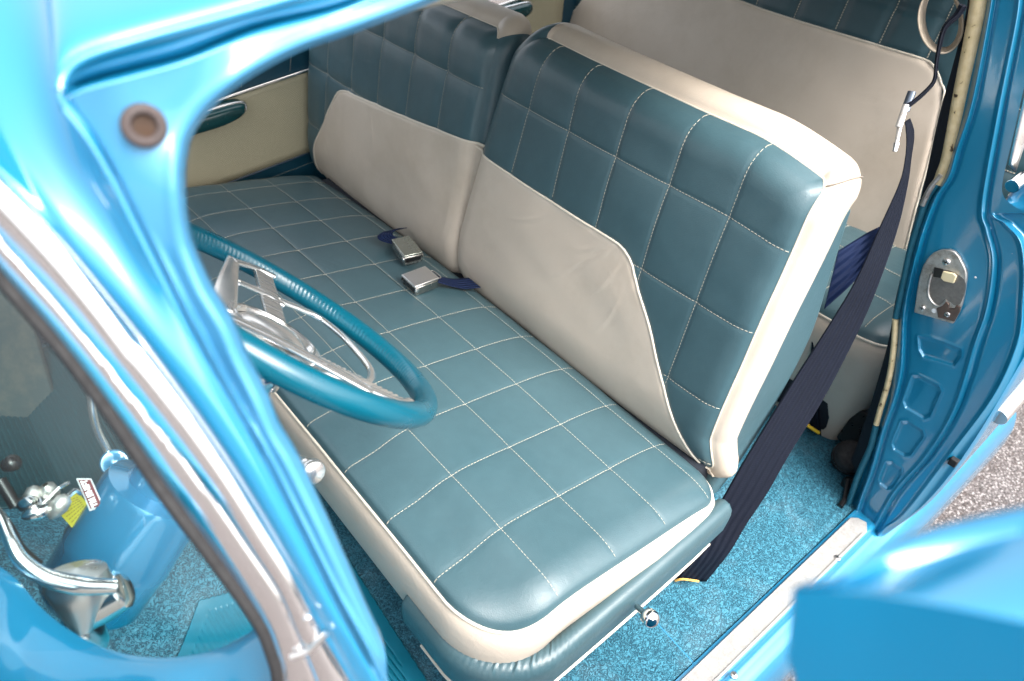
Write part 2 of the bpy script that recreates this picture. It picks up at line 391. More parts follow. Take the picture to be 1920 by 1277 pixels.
def stitches(mb, path, surf, r=.00046, dash=.0042, gap=.0018, lift=.0003, mi=1):
    """dashed thread following surf(a,b)->xyz along 2D path"""
    P = np.asarray(path, float); d = np.r_[0, np.cumsum(np.hypot(*np.diff(P, axis=0).T))]; L = d[-1]; s = 0.
    st = []
    while s+dash < L:
        st.append((s, s+dash)); s += dash+gap
    if not st: return
    st = np.array(st); S0 = np.stack([st[:, 0], st.mean(1), st[:, 1]], 1).ravel()
    A = np.interp(S0, d, P[:, 0]); B = np.interp(S0, d, P[:, 1]); X = surf(A, B).reshape(-1, 3, 3)
    for q in X:
        mb.tube([q[0], q[1]+UPV*lift, q[2]], [r*.75, r, r*.75], 5, mi=mi, caps=False)
UPV = np.array([0, 0, 1.])

# ------------------------------------------------------------------ front seat
SEAT = None
S0 = .1135; SL = math.tan(math.radians(9))
CR_ = (.004, .507, .022, 1.385)          # x0,x1,y0,y1 of the cushion top
CRAD = (.06, .03, .08, .10)
XL = [.12, .2336, .3472, .461]; YL = [.38-.115*j for j in range(-8, 3)]
def cush_h(x, y):
    d = sd_rr(x, y, *CR_, CRAD); d = np.maximum(d, 0)
    z = .385-(x-.12)*SL
    z = z-.020*np.clip((y-.62)/.62, -1, 1.3)**2*1.0-.028*np.exp(-((x-.04)/.06)**2)
    z = z-.022*np.exp(-((x-.13)/.05)**2)*0-.012*np.exp(-((x-.52)/.07)**2)
    # roll-off at the border
    dx = np.clip(x-CR_[0], 0, 1); R = .11; z = z-.012*(1-np.sqrt(np.clip(1-(1-np.clip(dx/R, 0, 1))**2, 0, 1)))
    Rn = .05; z = z-.026*(1-np.sqrt(np.clip(1-(1-np.clip(d/Rn, 0, 1))**2, 0, 1)))
    fade = np.clip(d/.02, 0, 1)
    gr = 0
    for l in XL: gr = gr+np.exp(-((x-l)/.003)**2)*.0011+np.exp(-((x-l)/.014)**2)*.0007
    for l in YL: gr = gr+np.exp(-((y-l)/.003)**2)*.0011+np.exp(-((y-l)/.014)**2)*.0007
    return z-gr*fade+.004*np.sin(x*23+1)*np.sin(y*9+.4)*0+nz(x, y)
NZ = [(.0005*k, 14/k*math.cos(t), 14/k*math.sin(t), ph) for k, t, ph in zip((1, .9, .8, .5, .6, .4, .3, .25, .7), rng.uniform(0, 6.28, 9), rng.uniform(0, 6.28, 9))]
def nz(x, y):
    return sum(a*np.sin(x*p+y*q_+r) for a, p, q_, r in NZ)
cush_frame = lambda a, b, h: np.stack([a, b, h], -1)
def side_dn(k, kf):
    return lambda x, y: k+(kf-k)*(1/(1+np.exp((x-.06)/.015)))
side = [(.001, .002), (.006, .008), (.010, side_dn(.02, .025)), (.012, side_dn(.034, .05)), (.009, side_dn(.046, .08)), (.006, side_dn(.06, .105)), (.0, side_dn(.08, .14)), (-.012, side_dn(.11, .17)), (-.03, side_dn(.16, .20))]
R, G, ns_ = pillow(CR_, CRAD, cush_h, cush_frame, side, nring=110, ns=(100, 300), nc=22, gam=.9)
# soft folds in the cream band near the front corner
VF = empty  # placeholder
fs = MB()
# seat base / valance (part: front_seat)
VAL_N = 160
def val_curve(off, z_, x_end=.502):
    """outline of the side shield following the near side and the front corner"""
    x0, y0 = -.004-off, .004-off; r = .115+off*.5; P = []
    P += [(x0, .20), (x0, .16)]
    c = (x0+r, y0+r)
    for t in np.linspace(math.pi, 1.5*math.pi, 14): P.append((c[0]+r*math.cos(t), c[1]+r*math.sin(t)))
    P += [(.22, y0+.001), (.34, y0+.003), (.44, y0+.006), (x_end, y0+.010)]
    Q = cr(P, VAL_N); return np.c_[Q, np.full(VAL_N, z_) if np.isscalar(z_) else z_]
s_ = np.linspace(0, 1, VAL_N)
rim = np.interp(s_, [0, .15, .3, .42, .6, .8, .95, 1], [.255, .258, .260, .262, .266, .268, .266, .262])
puck = .0012*np.sin(s_*420)*np.exp(-((s_-.27)/.16)**2)
rows = []
for off, dz in ((-.022, -.012), (-.016, .0), (-.006, .007), (.004, .006), (.011, -.002), (.013, -.014), (.0125, -.03)):
    q = val_curve(off, rim+dz); q[:, 2] += puck*(1 if dz > -.02 else 0)*1.3; q[:, :2] += 0; rows.append(q)
for f, off in ((.35, .010), (.7, .002), (1., -.008)):
    z_ = (rim-.03)*(1-f)+.148*f; rows.append(val_curve(off, z_))
rows.append(val_curve(-.011, .143)); rows.append(val_curve(-.016, .12)); rows.append(val_curve(-.04, .11))
fs.grid(np.array(rows))
SEAT = fs.build('front_seat', [LEATHER], CAR, solid=.006, off=-1)
SEAT['label'] = 'wide teal and cream vinyl front bench with split backrest'
b = MB(); b.tube(val_curve(-.0055, .148)[6:], .0042, 8); b.build('piping', PIPE, SEAT)
# cushion mesh
rings = R.shape[0]
cm = MB(); cm.grid(G[:ns_+1], 1, closed_v=True); k0 = len(cm.v); cm.grid(G[ns_:], 0, closed_v=True)
def csurf(a, b_): return cush_frame(a, b_, cush_h(a, b_)+.0004)
for l in XL:
    yy = np.linspace(.03, 1.375, 300); stitches(cm, np.c_[np.full(300, l), yy], csurf, mi=2)
for l in YL:
    xx = np.linspace(.006, .495, 200); stitches(cm, np.c_[xx, np.full(200, l)], csurf, mi=2)
CU = cm.build('seat_cushion', [LEATHER, CREAMV, THREAD], SEAT)
P = rr_ring(*CR_[:2], *CR_[2:], CRAD, (100, 300), 22); P3 = np.c_[P, cush_h(P[:, 0], P[:, 1])+.0008]
b = MB(); b.tube(P3, .0026, 8, closed=True); b.build('piping', PIPE, SEAT)
# inner cushion box so nothing is hollow from other sides
b = MB(); b.box((.30, .70, .20), (.24, .62, .09)); b.build('seat_base', DARK, SEAT)

# ------------------------------------------------------------------ front backrests
BT = .1645; BO = np.array([.5575, 0, .7074]); BN = np.array([-math.cos(BT), 0, math.sin(BT)]); BU = np.array([math.sin(BT), 0, math.cos(BT)])
YH = np.array([0, 1., 0])
def bframe0(a, r, h): return BO+np.multiply.outer(a, YH)+np.multiply.outer(r, BU)+np.multiply.outer(h, BN)
WARP = 0
def bframe(a, r, h):
    a = np.asarray(a, float); r = np.asarray(r, float); up = np.clip((r+.1)/.2, 0, 1)
    if WARP == 1:
        r = r-.024*np.clip((.22-a)/.14, 0, 1)**1.6*up+.008*np.clip((a-.3)/.4, 0, 1)*up
        a = a+np.interp(r, [-.45, -.3, -.1, .1], [.026, .026, .0, -.028])*np.clip((a-.55)/.15, 0, 1.2)-.022*np.clip((-.36-r)/.07, 0, 1)*np.clip((.15-a)/.06, 0, 1)
    elif WARP == 2:
        r = r-.03*np.clip((a-1.15)/.25, 0, 1)**1.5*up
    return bframe0(a, r, h)
def onback(x, y, off=0.):
    X = onpl(x, y, BO+BN*off, BN); return (X[1], (X-BO)@BU)
WRK = [(.375, -.155, 2.2, .035), (.355, -.20, 2.0, .05), (.41, -.165, 2.5, .03), (.44, -.22, 2.3, .05), (.33, -.26, 1.9, .05), (.70, -.36, .6, .04), (.56, -.18, 2.6, .05), (1.24, -.20, .9, .04), (1.10, -.20, 1.2, .05), (.84, -.40, 2.6, .035), (.80, -.30, 1.7, .06), (1.3, -.33, .9, .05)]
def make_back(rect, rad, vlines, hlines, poly, depth, topc, nearc, puff, label, splitter):
    def bh(a, r):
        d = np.maximum(sd_rr(a, r, *rect, rad), 0); cx = (rect[0]+rect[1])/2; hw = (rect[1]-rect[0])/2
        z = .006*(1-((a-cx)/hw)**2)+.006*(1-((r+.14)/.27)**2)
        Rt = .055; z = z-.030*(1-np.sqrt(np.clip(1-(1-np.clip((rect[3]-r)/Rt, 0, 1))**2, 0, 1)))
        z = z-.018*(1-np.sqrt(np.clip(1-(1-np.clip(d/.035, 0, 1))**2, 0, 1)))
        z = z-.035*np.clip((-.33-r)/.12, 0, 1)**2
        g_ = 0; fade = np.clip(d/.012, 0, 1)
        sp = sdpoly(a, r, poly); out = 1/(1+np.exp(sp/.0025))
        for l, hi, lo in vlines: g_ = g_+(np.exp(-((a-l)/.004)**2)*.0018+np.exp(-((a-l)/.016)**2)*puff)*(r < hi+.01)
        for l in hlines: g_ = g_+np.exp(-((r-l)/.004)**2)*.0012+np.exp(-((r-l)/.016)**2)*puff*.6
        z = z-g_*fade*out
        z = z-.0014*np.exp(-(sp/.005)**2)*fade+.001*np.clip(sp/.05, 0, 1)
        wk = 0
        for (wa, wr_, an, le) in WRK:
            u_ = (a-wa)*math.cos(an)+(r-wr_)*math.sin(an); v_ = -(a-wa)*math.sin(an)+(r-wr_)*math.cos(an)+.12*u_*u_/le
            wk = wk+.0006*np.exp(-(u_/le)**2)*(np.exp(-(v_/.0045)**2)-.7*np.exp(-((v_-.008)/.006)**2))
        return z+wk*(1-out)+.0012*np.sin(a*19+5*r)*np.sin(r*23+3)*(1-out)+nz(a*1.3+3, r*1.7)
    sidep = [(.0005, .0008), (.008, .003), (.0165, .011), (.0235, .024), (.027, .040), (.0255, .056), (.017, depth-.006), (.004, depth+.002), (-.02, depth+.004)]
    def dnf(k):
        # the side gets slimmer towards the bottom
        return lambda a, r: k*np.clip(1-.32*np.clip((.05-r)/.45, 0, 1)*(np.abs(a-(rect[0]+rect[1])/2) > .0), .3, 1)
    sp_ = [(o*1.0, dnf(k)) for o, k in sidep]
    R, G, n_ = pillow(rect, rad, bh, bframe, sp_, nring=90, ns=(170, 150), nc=16, gam=.85)
    A = R[..., 0]; Rr = R[..., 1]; cream = sdpoly(A, Rr, poly)
    # side rings
    for i in range(n_):
        a = R[n_, :, 0]; r = R[n_, :, 1]
        c = np.maximum(topc(a, r), nearc(a, r)); c = np.maximum(c, sdpoly(a, r, poly)); cream[i] = c
    m = MB(); m.grid(G[:n_], 0, closed_v=True); m.grid(G[n_:], 0, closed_v=True)
    # bridge the two sheets
    N = G.shape[1]; m.f += [((n_-1)*N+j, (n_-1)*N+(j+1) % N, n_*N+(j+1) % N, n_*N+j) for j in range(N)]; m.mi += [0]*N
    nv = len(m.v)
    surf = lambda a, r: bframe(a, r, bh(a, r)+.0004)
    pp = np.array(poly)
    for l, hi, lo in vlines:
        rr_ = np.linspace(hi, lo, 260); ok = sdpoly(np.full(260, l), rr_, poly) < -.002
        seg = np.c_[np.full(260, l), rr_][ok]
        if len(seg) > 3: 
            # split at gaps
            br = np.where(np.diff(seg[:, 1]) < -.02)[0]
            for sg in np.split(seg, br+1):
                if len(sg) > 3: stitches(m, sg, surf, mi=1)
    for l in hlines:
        aa = np.linspace(rect[0]+.002, rect[1]-.002, 300); ok = sdpoly(aa, np.full(300, l), poly) < -.002
        idx = np.where(ok)[0]
        for run in np.split(idx, np.where(np.diff(idx) > 1)[0]+1):
            if len(run) > 3: stitches(m, np.c_[aa[run], np.full(len(run), l)], surf, mi=1)
    at_ = np.zeros(len(m.v)); at_[:nv] = cream.ravel()[:nv] if len(cream.ravel()) == nv else 0
    o = m.build('backrest', [LEATHER2, THREAD], SEAT, attr={'cream': at_}); o['label'] = label
    # piping along the cream insert
    q = splitter; q3 = bframe(q[:, 0], q[:, 1], bh(q[:, 0], q[:, 1])+.001); mb = MB(); mb.tube(q3, .0021, 7)
    jc = 170+16+150+16+170+8
    if topc(np.array([.1]), np.array([.08]))[0] > 0 and rect[0] < .2:
        sp3 = [G[k_, jc]+(G[k_, jc]-bframe((rect[0]+rect[1])/2, -.1, -.05))*.004 for k_ in range(n_-1, 1, -1)]
        bs = MB(); bs.tube(cr(sp3, 40), .0013, 6); bs.build('seam', plain('seam_dark_thread', (.2, .17, .14), .7), SEAT)  # thin dark cream thread along the corner seam
    # seam between face and side band
    q = R[n_]; ok = (topc(q[:, 0], q[:, 1]) > 0) | (nearc(q[:, 0], q[:, 1]) > 0)
    idx = np.where(ok)[0]
    for run in np.split(idx, np.where(np.diff(idx) > 1)[0]+1):
        if len(run) > 4:
            p_ = rr_ring(*rect[:2], *rect[2:], rad, (170, 150), 16)[run]; mb.tube(bframe(p_[:, 0], p_[:, 1], bh(p_[:, 0], p_[:, 1])+.0006), .0015, 6)
    mb.build('piping', PIPE, SEAT)
    return o, bh
# driver's backrest
WARP = 1; rect = (.085, .735, -.435, .108)
poly = cr([(.80, -.118), (.60, -.125), (.44, -.127), (.36, -.127), (.335, -.133), (.315, -.148), (.295, -.175), (.25, -.225), (.21, -.28), (.16, -.345), (.10, -.425), (.085, -.46)], 60)
dpoly = np.vstack([poly, [(.085, -.6), (.85, -.6), (.85, -.118)]])
vl = [(.634-.1122*i, .108, -.435) for i in range(0, 6)][:5]
D1, bh1 = make_back(rect, (.08, .035, .012, .03) if 0 else (.06, .055, .014, .03), vl, [0., -.146, -.292, -.41], dpoly, .084,
    lambda a, r: np.minimum(np.where(r > .05, .69-a, -1), 1), lambda a, r: np.where((a < .2) & ((a < .1) | (r > .0)), np.clip((.13-a), -1, 1)*1., -1.), .0011,
    'driver side backrest nearest the open door, with slanted cream insert', poly[2:-1])
# edge stitching down the near border seam
# passenger's backrest
WARP = 2; rect2 = (.765, 1.425, -.44, .097)
poly = cr([(.70, -.108), (.78, -.113), (.99, -.137), (1.18, -.157), (1.225, -.161), (1.255, -.173), (1.275, -.20), (1.305, -.245), (1.34, -.30), (1.375, -.365), (1.385, -.45)], 60)
ppoly = np.vstack([poly, [(1.38, -.6), (.70, -.6)]])
vl2 = [(.873+.1125*i, .112, -.44) for i in range(5)]
D2, bh2 = make_back(rect2, (.05, .05, .035, .05), vl2, [-.006, -.152, -.30], ppoly, .078,
    lambda a, r: np.minimum(np.where(r > .05, np.minimum(a-.772, 1.45-a), -1), 1), lambda a, r: np.full(np.shape(a), -1.), .0045,
    'passenger side backrest with puffed quilting and cream lower insert', poly[1:-1])
# rear shells of the two backs
WARP = 0
for (a0, a1) in ((.066, .72), (.785, 1.41)):
    prof_ = cr([(-.06, .06), (-.10, .06), (-.118, .02), (-.15, -.07), (-.19, -.2), (-.175, -.36), (-.12, -.50), (-.06, -.52)], 40)
    m = MB(); m.prism(np.array([bframe0(a0, r, T) for T, r in prof_]), YH, 0, a1-a0)
    m.build('backrest_shell', LEATHER, SEAT, bevel=.012, segs=4)
# chrome adjuster knob on the side of the base
k = on(1218, 1158, 1, -.045); d_ = on(1195, 1138, 1, -.012)-k; L_ = np.linalg.norm(d_)
ax = -d_/L_
m = MB(); m.tube([k-ax*L_, k], .0048, 12); m.lathe(k-ax*.004, ax, [(-.004, .006), (-.002, .010), (0, .0125), (.008, .013), (.011, .0125), (.015, .010), (.0175, .005), (.018, 0.0001)], 28)
m.build('adjuster_knob', CHROME, SEAT)

# ================================================================== FLOOR, SILL, MATS
def heightgrid(x0, x1, y0, y1, nx, ny, f): 
    X, Y = np.meshgrid(np.linspace(x0, x1, nx), np.linspace(y0, y1, ny), indexing='ij'); return np.stack([X, Y, f(X, Y)], -1)
def floorz(X, Y):
    z = .016*np.exp(-((Y-.70)/.12)**4)*0
    z = z+.10*np.exp(-((Y-.72)/.17)**4)*np.clip((.1-X)/.5, 0, 1)      # gearbox hump
    z = z+.25*np.clip((-.33-X)/.35, 0, 1)                              # toe board
    return z+.0025*np.sin(X*13+2)*np.sin(Y*15)
m = MB(); m.grid(heightgrid(-.75, 1.75, -.075, 1.44, 120, 80, floorz)); m.build('floor_carpet', CARPET, CAR, solid=.006, off=-1)
# welt across the carpet where two pieces meet
p0 = on(1232, 1170, 2, .004); p1 = on(1332, 1277, 2, .004)
wl = [p0+(p0-p1)*.4, p0, p1, p1+(p1-p0)*.5]; wl = cr(wl, 20); wl[:, 2] = floorz(wl[:, 0], wl[:, 1])+.002
m = MB(); m.tube(wl, .0045, 8); m.build('carpet_welt', plain('blue_welt', (.02, .20, .36), .5, 0, .2), CAR)
# sill
m = MB(); prof = [(-.074, -.02), (-.076, .006), (-.080, .010), (-.084, .010), (-.088, .009), (-.121, .009), (-.126, .007), (-.129, -.004), (-.131, -.014), (-.150, -.020), (-.160, -.028), (-.172, -.05), (-.182, -.10), (-.180, -.20), (-.165, -.26), (-.10, -.28)]
m.grid([[(x, y, z) for y, z in cr([p for p in prof], 60)] for x in np.linspace(-.6, 1.6, 60)]); m.build('door_sill', PAINTO, CAR)
def outl(pts, n): return cr(pts, n)
x0, x1 = -.35, .905
pl = [(x0, -.084), (x1-.012, -.084), (x1, -.094), (x1+.004, -.112), (x1-.016, -.124), (x0, -.124)]
m = MB(); m.prism([(x, y, 0) for x, y in pl], (0, 0, 1), .011, .0165); SP = m.build('sill_plate', SILL, CAR, bevel=.0015)
m = MB(); m.prism([(x0, -.1195, 0), (x1-.03, -.1195, 0), (x1-.03, -.122, 0), (x0, -.122, 0)], (0, 0, 1), .016, .019); m.prism([(x0, -.0865, 0), (x1-.02, -.0865, 0), (x1-.02, -.085, 0), (x0, -.085, 0)], (0, 0, 1), .016, .018); m.build('bead', SILL, SP, bevel=.0006)
for q in ((1570, 1046), (1376, 1266)):
    c = on(*q, 2, .0165); m = MB(); m.lathe(c, (0, 0, 1), [(0, .0062), (.001, .0062), (.0022, .0045), (.0024, 0.0001)], 20, 0); m.lathe(c, (0, 0, 1), [(-.001, .0078), (.0004, .0076)], 20, 1)
    m.box(c+np.array([0, 0, .0024]), (.0034, .0006, .0003), mi=1); m.box(c+np.array([0, 0, .0025]), (.0006, .0034, .0003), mi=1)
    m.build('screw', [ALU, BLACK], SP)
# ribbed rubber mats (ribs run across the car)
def mat(poly, z, mt, label, cat, pitch=.009, amp=.0016, x0=None):
    P = np.array(poly); x0, x1 = P[:, 0].min(), P[:, 0].max(); y0, y1 = P[:, 1].min(), P[:, 1].max()
    nx = int((x1-x0)/.0015); ny = 260; m = MB(); n_ = 0
    X, Y = np.meshgrid(np.linspace(x0, x1, nx), np.linspace(y0, y1, ny), indexing='ij'); s = sdpoly(X, Y, P)
    Z = floorz(X, Y)+z+amp*np.where(s > .022, (np.abs(((X/pitch) % 1)-.5)*2 > .45)*1., 1.)
    idx = {}; V = []; F = []
    for i in range(nx-1):
        for j in range(ny-1):
            if s[i, j] > 0 and s[i+1, j] > 0 and s[i, j+1] > 0 and s[i+1, j+1] > 0:
                q = []
                for a, b_ in ((i, j), (i, j+1), (i+1, j+1), (i+1, j)):
                    if (a, b_) not in idx: idx[(a, b_)] = len(V); V.append((X[a, b_], Y[a, b_], Z[a, b_]))
                    q.append(idx[(a, b_)])
                F.append(tuple(q))
    m.add(V, F); o = m.build('rubber_mat', mt, None, solid=.003, off=-1); return tag(o, label, cat, 'ribbed rubber floor mats')
mat([(-.62, -.05), (-.62, .40), (-.30, .46), (-.22, .54), (-.13, .515), (.034, .495), (.014, .18), (.0, -.05)], .006, MATM, 'turquoise ribbed rubber mat on the driver side floor ahead of the seat', 'floor mat')
mat([(-.62, .80), (-.62, 1.42), (-.02, 1.42), (-.02, .80)], .006, MATD, 'dark teal ribbed rubber mat on the far passenger footwell floor', 'floor mat')

# ================================================================== FAR DOOR
FY = 1.44
def fy(x, y, d=0.): return on(x, y, 1, FY-d)
m = MB()
def line_z(pa, pb):  # z as a function of x through two photo points on the door plane
    a = fy(*pa); b_ = fy(*pb); return lambda x: a[2]+(b_[2]-a[2])*(x-a[0])/(b_[0]-a[0])
top = line_z((350, 207), (585, 128)); bot = line_z((350, 368), (560, 290))
top2 = lambda x: .515+.02*x; 
m.box((.9, FY+.012, .10), (1.4, .012, .50)); m.build('far_door_panel', plain('teal_vinyl_dark', (.004, .045, .075), .38, 0, .2, 30), CAR); FD = bpy.data.objects['far_door_panel']
FD['label'] = 'far side door trim, cream weave between dark blue vinyl'
# cream insert
xs = np.linspace(-.5, 1.42, 40)
zt = top(xs); zb = bot(xs); m = MB(); m.grid([[(x, FY-.004, b_+(a-b_)*t) for t in np.linspace(0, 1, 12)] for x, a, b_ in zip(xs, zt, zb)]); m.build('weave_panel', DOORC, FD, solid=.003)
m = MB(); m.tube([(x, FY-.007, top(x)+.002) for x in xs], .0045, 8); m.build('chrome_strip', CHROME, FD)
m = MB(); m.tube([(x, FY-.004, bot(x)-.003) for x in xs], .003, 6); m.build('lower_strip', plain('navy_trim', (.004, .03, .06), .4), FD)
m = MB()
dsurf = lambda a, r: np.stack([a, np.full(np.shape(a), FY-.0008), r], -1)
for x in np.arange(.1, 1.4, .13): stitches(m, np.c_[np.linspace(x, x+.02, 60), np.linspace(top(x)+.012, top(x)+.10, 60)], dsurf, mi=0)
xx = np.linspace(.15, 1.3, 200); stitches(m, np.c_[xx, bot(xx)-.035], dsurf, mi=0)
FD.data.materials.append(THREAD); bm_ = bmesh.new(); bm_.from_mesh(FD.data)
for v_ in m.v: bm_.verts.new(v_)
bm_.verts.ensure_lookup_table(); o_ = len(bm_.verts)-len(m.v)
for f_ in m.f:
    q_ = bm_.faces.new([bm_.verts[i+o_] for i in f_]); q_.material_index = 1
bm_.to_mesh(FD.data); bm_.free()
# armrests
for (c0, w_, nm) in ((np.array([.245, 0, .478]), .105, 0), (np.array([1.16, 0, .59]), .10, 1)):
    m = MB(); a1 = fy(440, 205); pts = []
    sl = (top(.3)-top(.1))/.2
    def am(rx, ry, d, n=40): return [(c0[0]+rx*math.copysign(abs(math.cos(t))**.7, math.cos(t)), FY-d, c0[2]-.004+sl*(rx*math.cos(t))+ry*math.copysign(abs(math.sin(t))**.7, math.sin(t))) for t in np.linspace(0, 2*math.pi, n, endpoint=False)]
    G_ = [am(w_*q, .021*q+.0*q, d) for q, d in ((1, 0), (1, .03), (.97, .042), (.9, .05), (.75, .054), (.3, .056), (.01, .056))]
    m.grid(G_, closed_v=True); A_ = m.build('armrest', plain('armrest_green', (.006, .05, .055), .22, 0, .2), CAR)
    A_['label'] = 'dark green oval armrest with chrome rim on the far side trim'
    m = MB(); m.tube(am(w_*1.005, .0215, .034), .0035, 8, closed=True); m.build('chrome_rim', CHROMEW, A_)
    m = MB(); m.grid([am(w_*.99, .020, 0), am(w_*1.0, .021, .022)], closed_v=True); 
    m.build('tan_base', plain('tan_vinyl', (.36, .22, .10), .5), A_)

# ================================================================== REAR SEAT
A15 = math.radians(15); RO = np.array([1.42, 0, .33]); RN = np.array([-math.cos(A15), 0, math.sin(A15)]); RU = np.array([math.sin(A15), 0, math.cos(A15)])
def rframe(a, r, h): return RO+np.multiply.outer(a, YH)+np.multiply.outer(r, RU)+np.multiply.outer(h, RN)
def onrear(x, y):
    X = onpl(x, y, RO, RN); return (X[1], (X-RO)@RU)
rp = [onrear(*q) for q in ((1700, 466), (1768, 200), (1768, 160), (1756, 128), (1735, 112), (1650, 86), (1480, 34), (1380, -2))]
rp += [(1.34, rp[-1][1]+.03), (1.385, rp[-1][1]+.01), (1.405, rp[-1][1]-.05)]+[onrear(1095, 0), onrear(1045, 55)]
rpoly = np.array(rp+[(rp[-1][0]+.03, -.1), (rp[0][0], -.1)])
rrect = (.06, 1.56, -.10, .62); rrad = (.04, .04, .05, .05)
rv = [onrear(*q)[0] for q in ((1670, 30), (1580, 30), (1490, 15))]
vls = [rv[0]-.0, rv[1], rv[2]]; stepv = abs(rv[1]-rv[0]) if abs(rv[1]-rv[0]) > .05 else .115
vls = [.36+.115*i for i in range(-1, 10)]
def rh(a, r):
    d = np.maximum(sd_rr(a, r, *rrect, rrad), 0); sp = sdpoly(a, r, rpoly); out = 1/(1+np.exp(sp/.003))
    z = .02*(1-((a-.8)/.8)**2)-.03*(1-np.sqrt(np.clip(1-(1-np.clip(d/.05, 0, 1))**2, 0, 1)))
    for l in vls: z = z-(np.exp(-((a-l)/.014)**2)*.006)*out
    for l in (.0, .12, .24, .36, .48): z = z-np.exp(-((r-l)/.01)**2)*.003*out*((a > 1.40) | (a < .30) | (r > .45))
    return z-.003*np.exp(-(sp/.006)**2)+nz(a+5, r)*1.2
R, G, n_ = pillow(rrect, rrad, rh, rframe, [(.001, .004), (.012, .02), (.012, .08)], nring=70, ns=(130, 90), nc=8)
cream = sdpoly(R[..., 0], R[..., 1], rpoly); m = MB(); m.grid(G, 0, closed_v=True); nv = len(m.v)
rs = lambda a, r: rframe(a, r, rh(a, r)+.0006)
for l in vls:
    r_ = np.linspace(-.1, .6, 200); ok = sdpoly(np.full(200, l), r_, rpoly) < -.004
    if ok.sum() > 5: stitches(m, np.c_[np.full(200, l), r_][ok], rs, mi=1, r=.001)
for r0 in (.12, .24, .36):
    for a0, a1 in ((1.42, 1.55), (.08, .24)): 
        aa = np.linspace(a0, a1, 50); stitches(m, np.c_[aa, np.full(50, r0)], rs, mi=1, r=.001)
at_ = np.zeros(len(m.v)); at_[:nv] = cream.ravel()
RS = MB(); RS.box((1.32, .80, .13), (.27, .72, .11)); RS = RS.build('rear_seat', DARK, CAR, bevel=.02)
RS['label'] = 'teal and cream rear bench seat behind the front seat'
m.build('rear_backrest', [leather('rear_vinyl_shaded', True, (.018, .052, .066, 1), (.025, .066, .082, 1), .42), THREAD], RS, attr={'cream': at_})  # rear teal mixed darker, the roof's shade put into the colour
q = cr(rpoly[:13], 160); MB().tube(rs(q[:, 0], q[:, 1]), .0024, 6).build('piping', PIPE, RS)
# rear cushion
crect = (1.045, 1.50, .03, 1.56); crad2 = (.03, .03, .06, .06)
def ch(x, y):
    d = np.maximum(sd_rr(x, y, *crect, crad2), 0); z = .335+.0*x-.03*(1-np.sqrt(np.clip(1-(1-np.clip(d/.06, 0, 1))**2, 0, 1)))
    for l in np.arange(.1, 1.5, .12): z = z-np.exp(-((y-l)/.012)**2)*.002
    for l in (1.17, 1.29, 1.41): z = z-np.exp(-((x-l)/.012)**2)*.002
    return z+nz(x, y)
R, G, n_ = pillow(crect, crad2, ch, cush_frame, [(.001, .003), (.01, .012), (.012, .06), (.0, .16), (-.02, .30)], nring=40, ns=(50, 130), nc=8)
m = MB(); m.grid(G[:n_+1], 1, closed_v=True); m.grid(G[n_:], 0, closed_v=True)
cs = lambda a, b_: cush_frame(a, b_, ch(a, b_)+.0006)
for l in np.arange(.1, 1.5, .12): stitches(m, np.c_[np.linspace(1.06, 1.45, 100), np.full(100, l)], cs, mi=2, r=.001)
for l in (1.17, 1.29, 1.41): stitches(m, np.c_[np.full(200, l), np.linspace(.05, 1.5, 200)], cs, mi=2, r=.001)
m.build('rear_cushion', [LEATHER, CREAMV, THREAD], RS)
P = rr_ring(*crect, crad2, (50, 130), 8); MB().tube(np.c_[P, ch(P[:, 0], P[:, 1])+.001], .003, 7, closed=True).build('piping', PIPE, RS)

# ================================================================== B-PILLAR (latch face looks forward)
PX = .93
W0 = [(1850, -60), (1846, 0), (1811, 185), (1781, 281), (1766, 331), (1741, 371), (1721, 421), (1706, 471), (1692, 530), (1680, 591), (1675, 640), (1662, 740), (1641, 810), (1621, 880), (1596, 949), (1580, 1012), (1574, 1040)]
W1 = [(1918, -60), (1915, 0), (1906, 60), (1876, 210), (1846, 381), (1853, 430), (1865, 481), (1862, 535), (1851, 591), (1834, 640), (1794, 765), (1744, 850), (1684, 919), (1649, 979), (1628, 1012), (1615, 1040)]
W2 = [(1925, -60), (1921, 0), (1912, 60), (1884, 210), (1856, 381), (1885, 420), (1911, 451), (1919, 501), (1917, 560), (1908, 640), (1864, 740), (1779, 855), (1699, 959), (1660, 990), (1642, 1012), (1628, 1040)]
W3 = [(1958, -60), (1950, 0), (1942, 60), (1913, 195), (1896, 270), (1880, 340), (1882, 368), (1900, 386), (1940, 412), (1975, 470), (1980, 540), (1962, 600), (1920, 670), (1849, 790), (1789, 880), (1729, 949), (1669, 994), (1648, 1012), (1634, 1040)]
ys = np.concatenate([np.linspace(-60, 620, 260), np.linspace(623, 1036, 240)])
def xat(C):
    C = np.array(cr(C, 500)); o = np.argsort(C[:, 1]); return np.interp(ys, C[o, 1], C[o, 0])
w0, w1, w2, w3 = map(xat, (W0, W1, W2, W3))
emb = [[(1723, 632), (1745, 636), (1800, 655), (1800, 668), (1788, 684), (1732, 668), (1725, 655)],
       [(1712, 706), (1722, 706), (1758, 724), (1762, 734), (1742, 780), (1732, 783), (1699, 764), (1695, 752)],
       [(1691, 792), (1702, 792), (1728, 808), (1730, 818), (1706, 852), (1696, 853), (1677, 842), (1674, 832)],
       [(1662, 868), (1672, 868), (1688, 880), (1688, 890), (1672, 914), (1664, 916), (1651, 906), (1650, 898)]]
nu = 150; U = np.linspace(0, 1, nu)
XP = np.zeros((len(ys), nu)); 
cuts = np.array([0, .60, .70, 1.])
for i in range(len(ys)):
    XP[i] = np.interp(U, cuts, [w0[i], w1[i], w2[i], w3[i]])
YP = np.repeat(ys[:, None], nu, 1)
dx = np.zeros_like(XP)
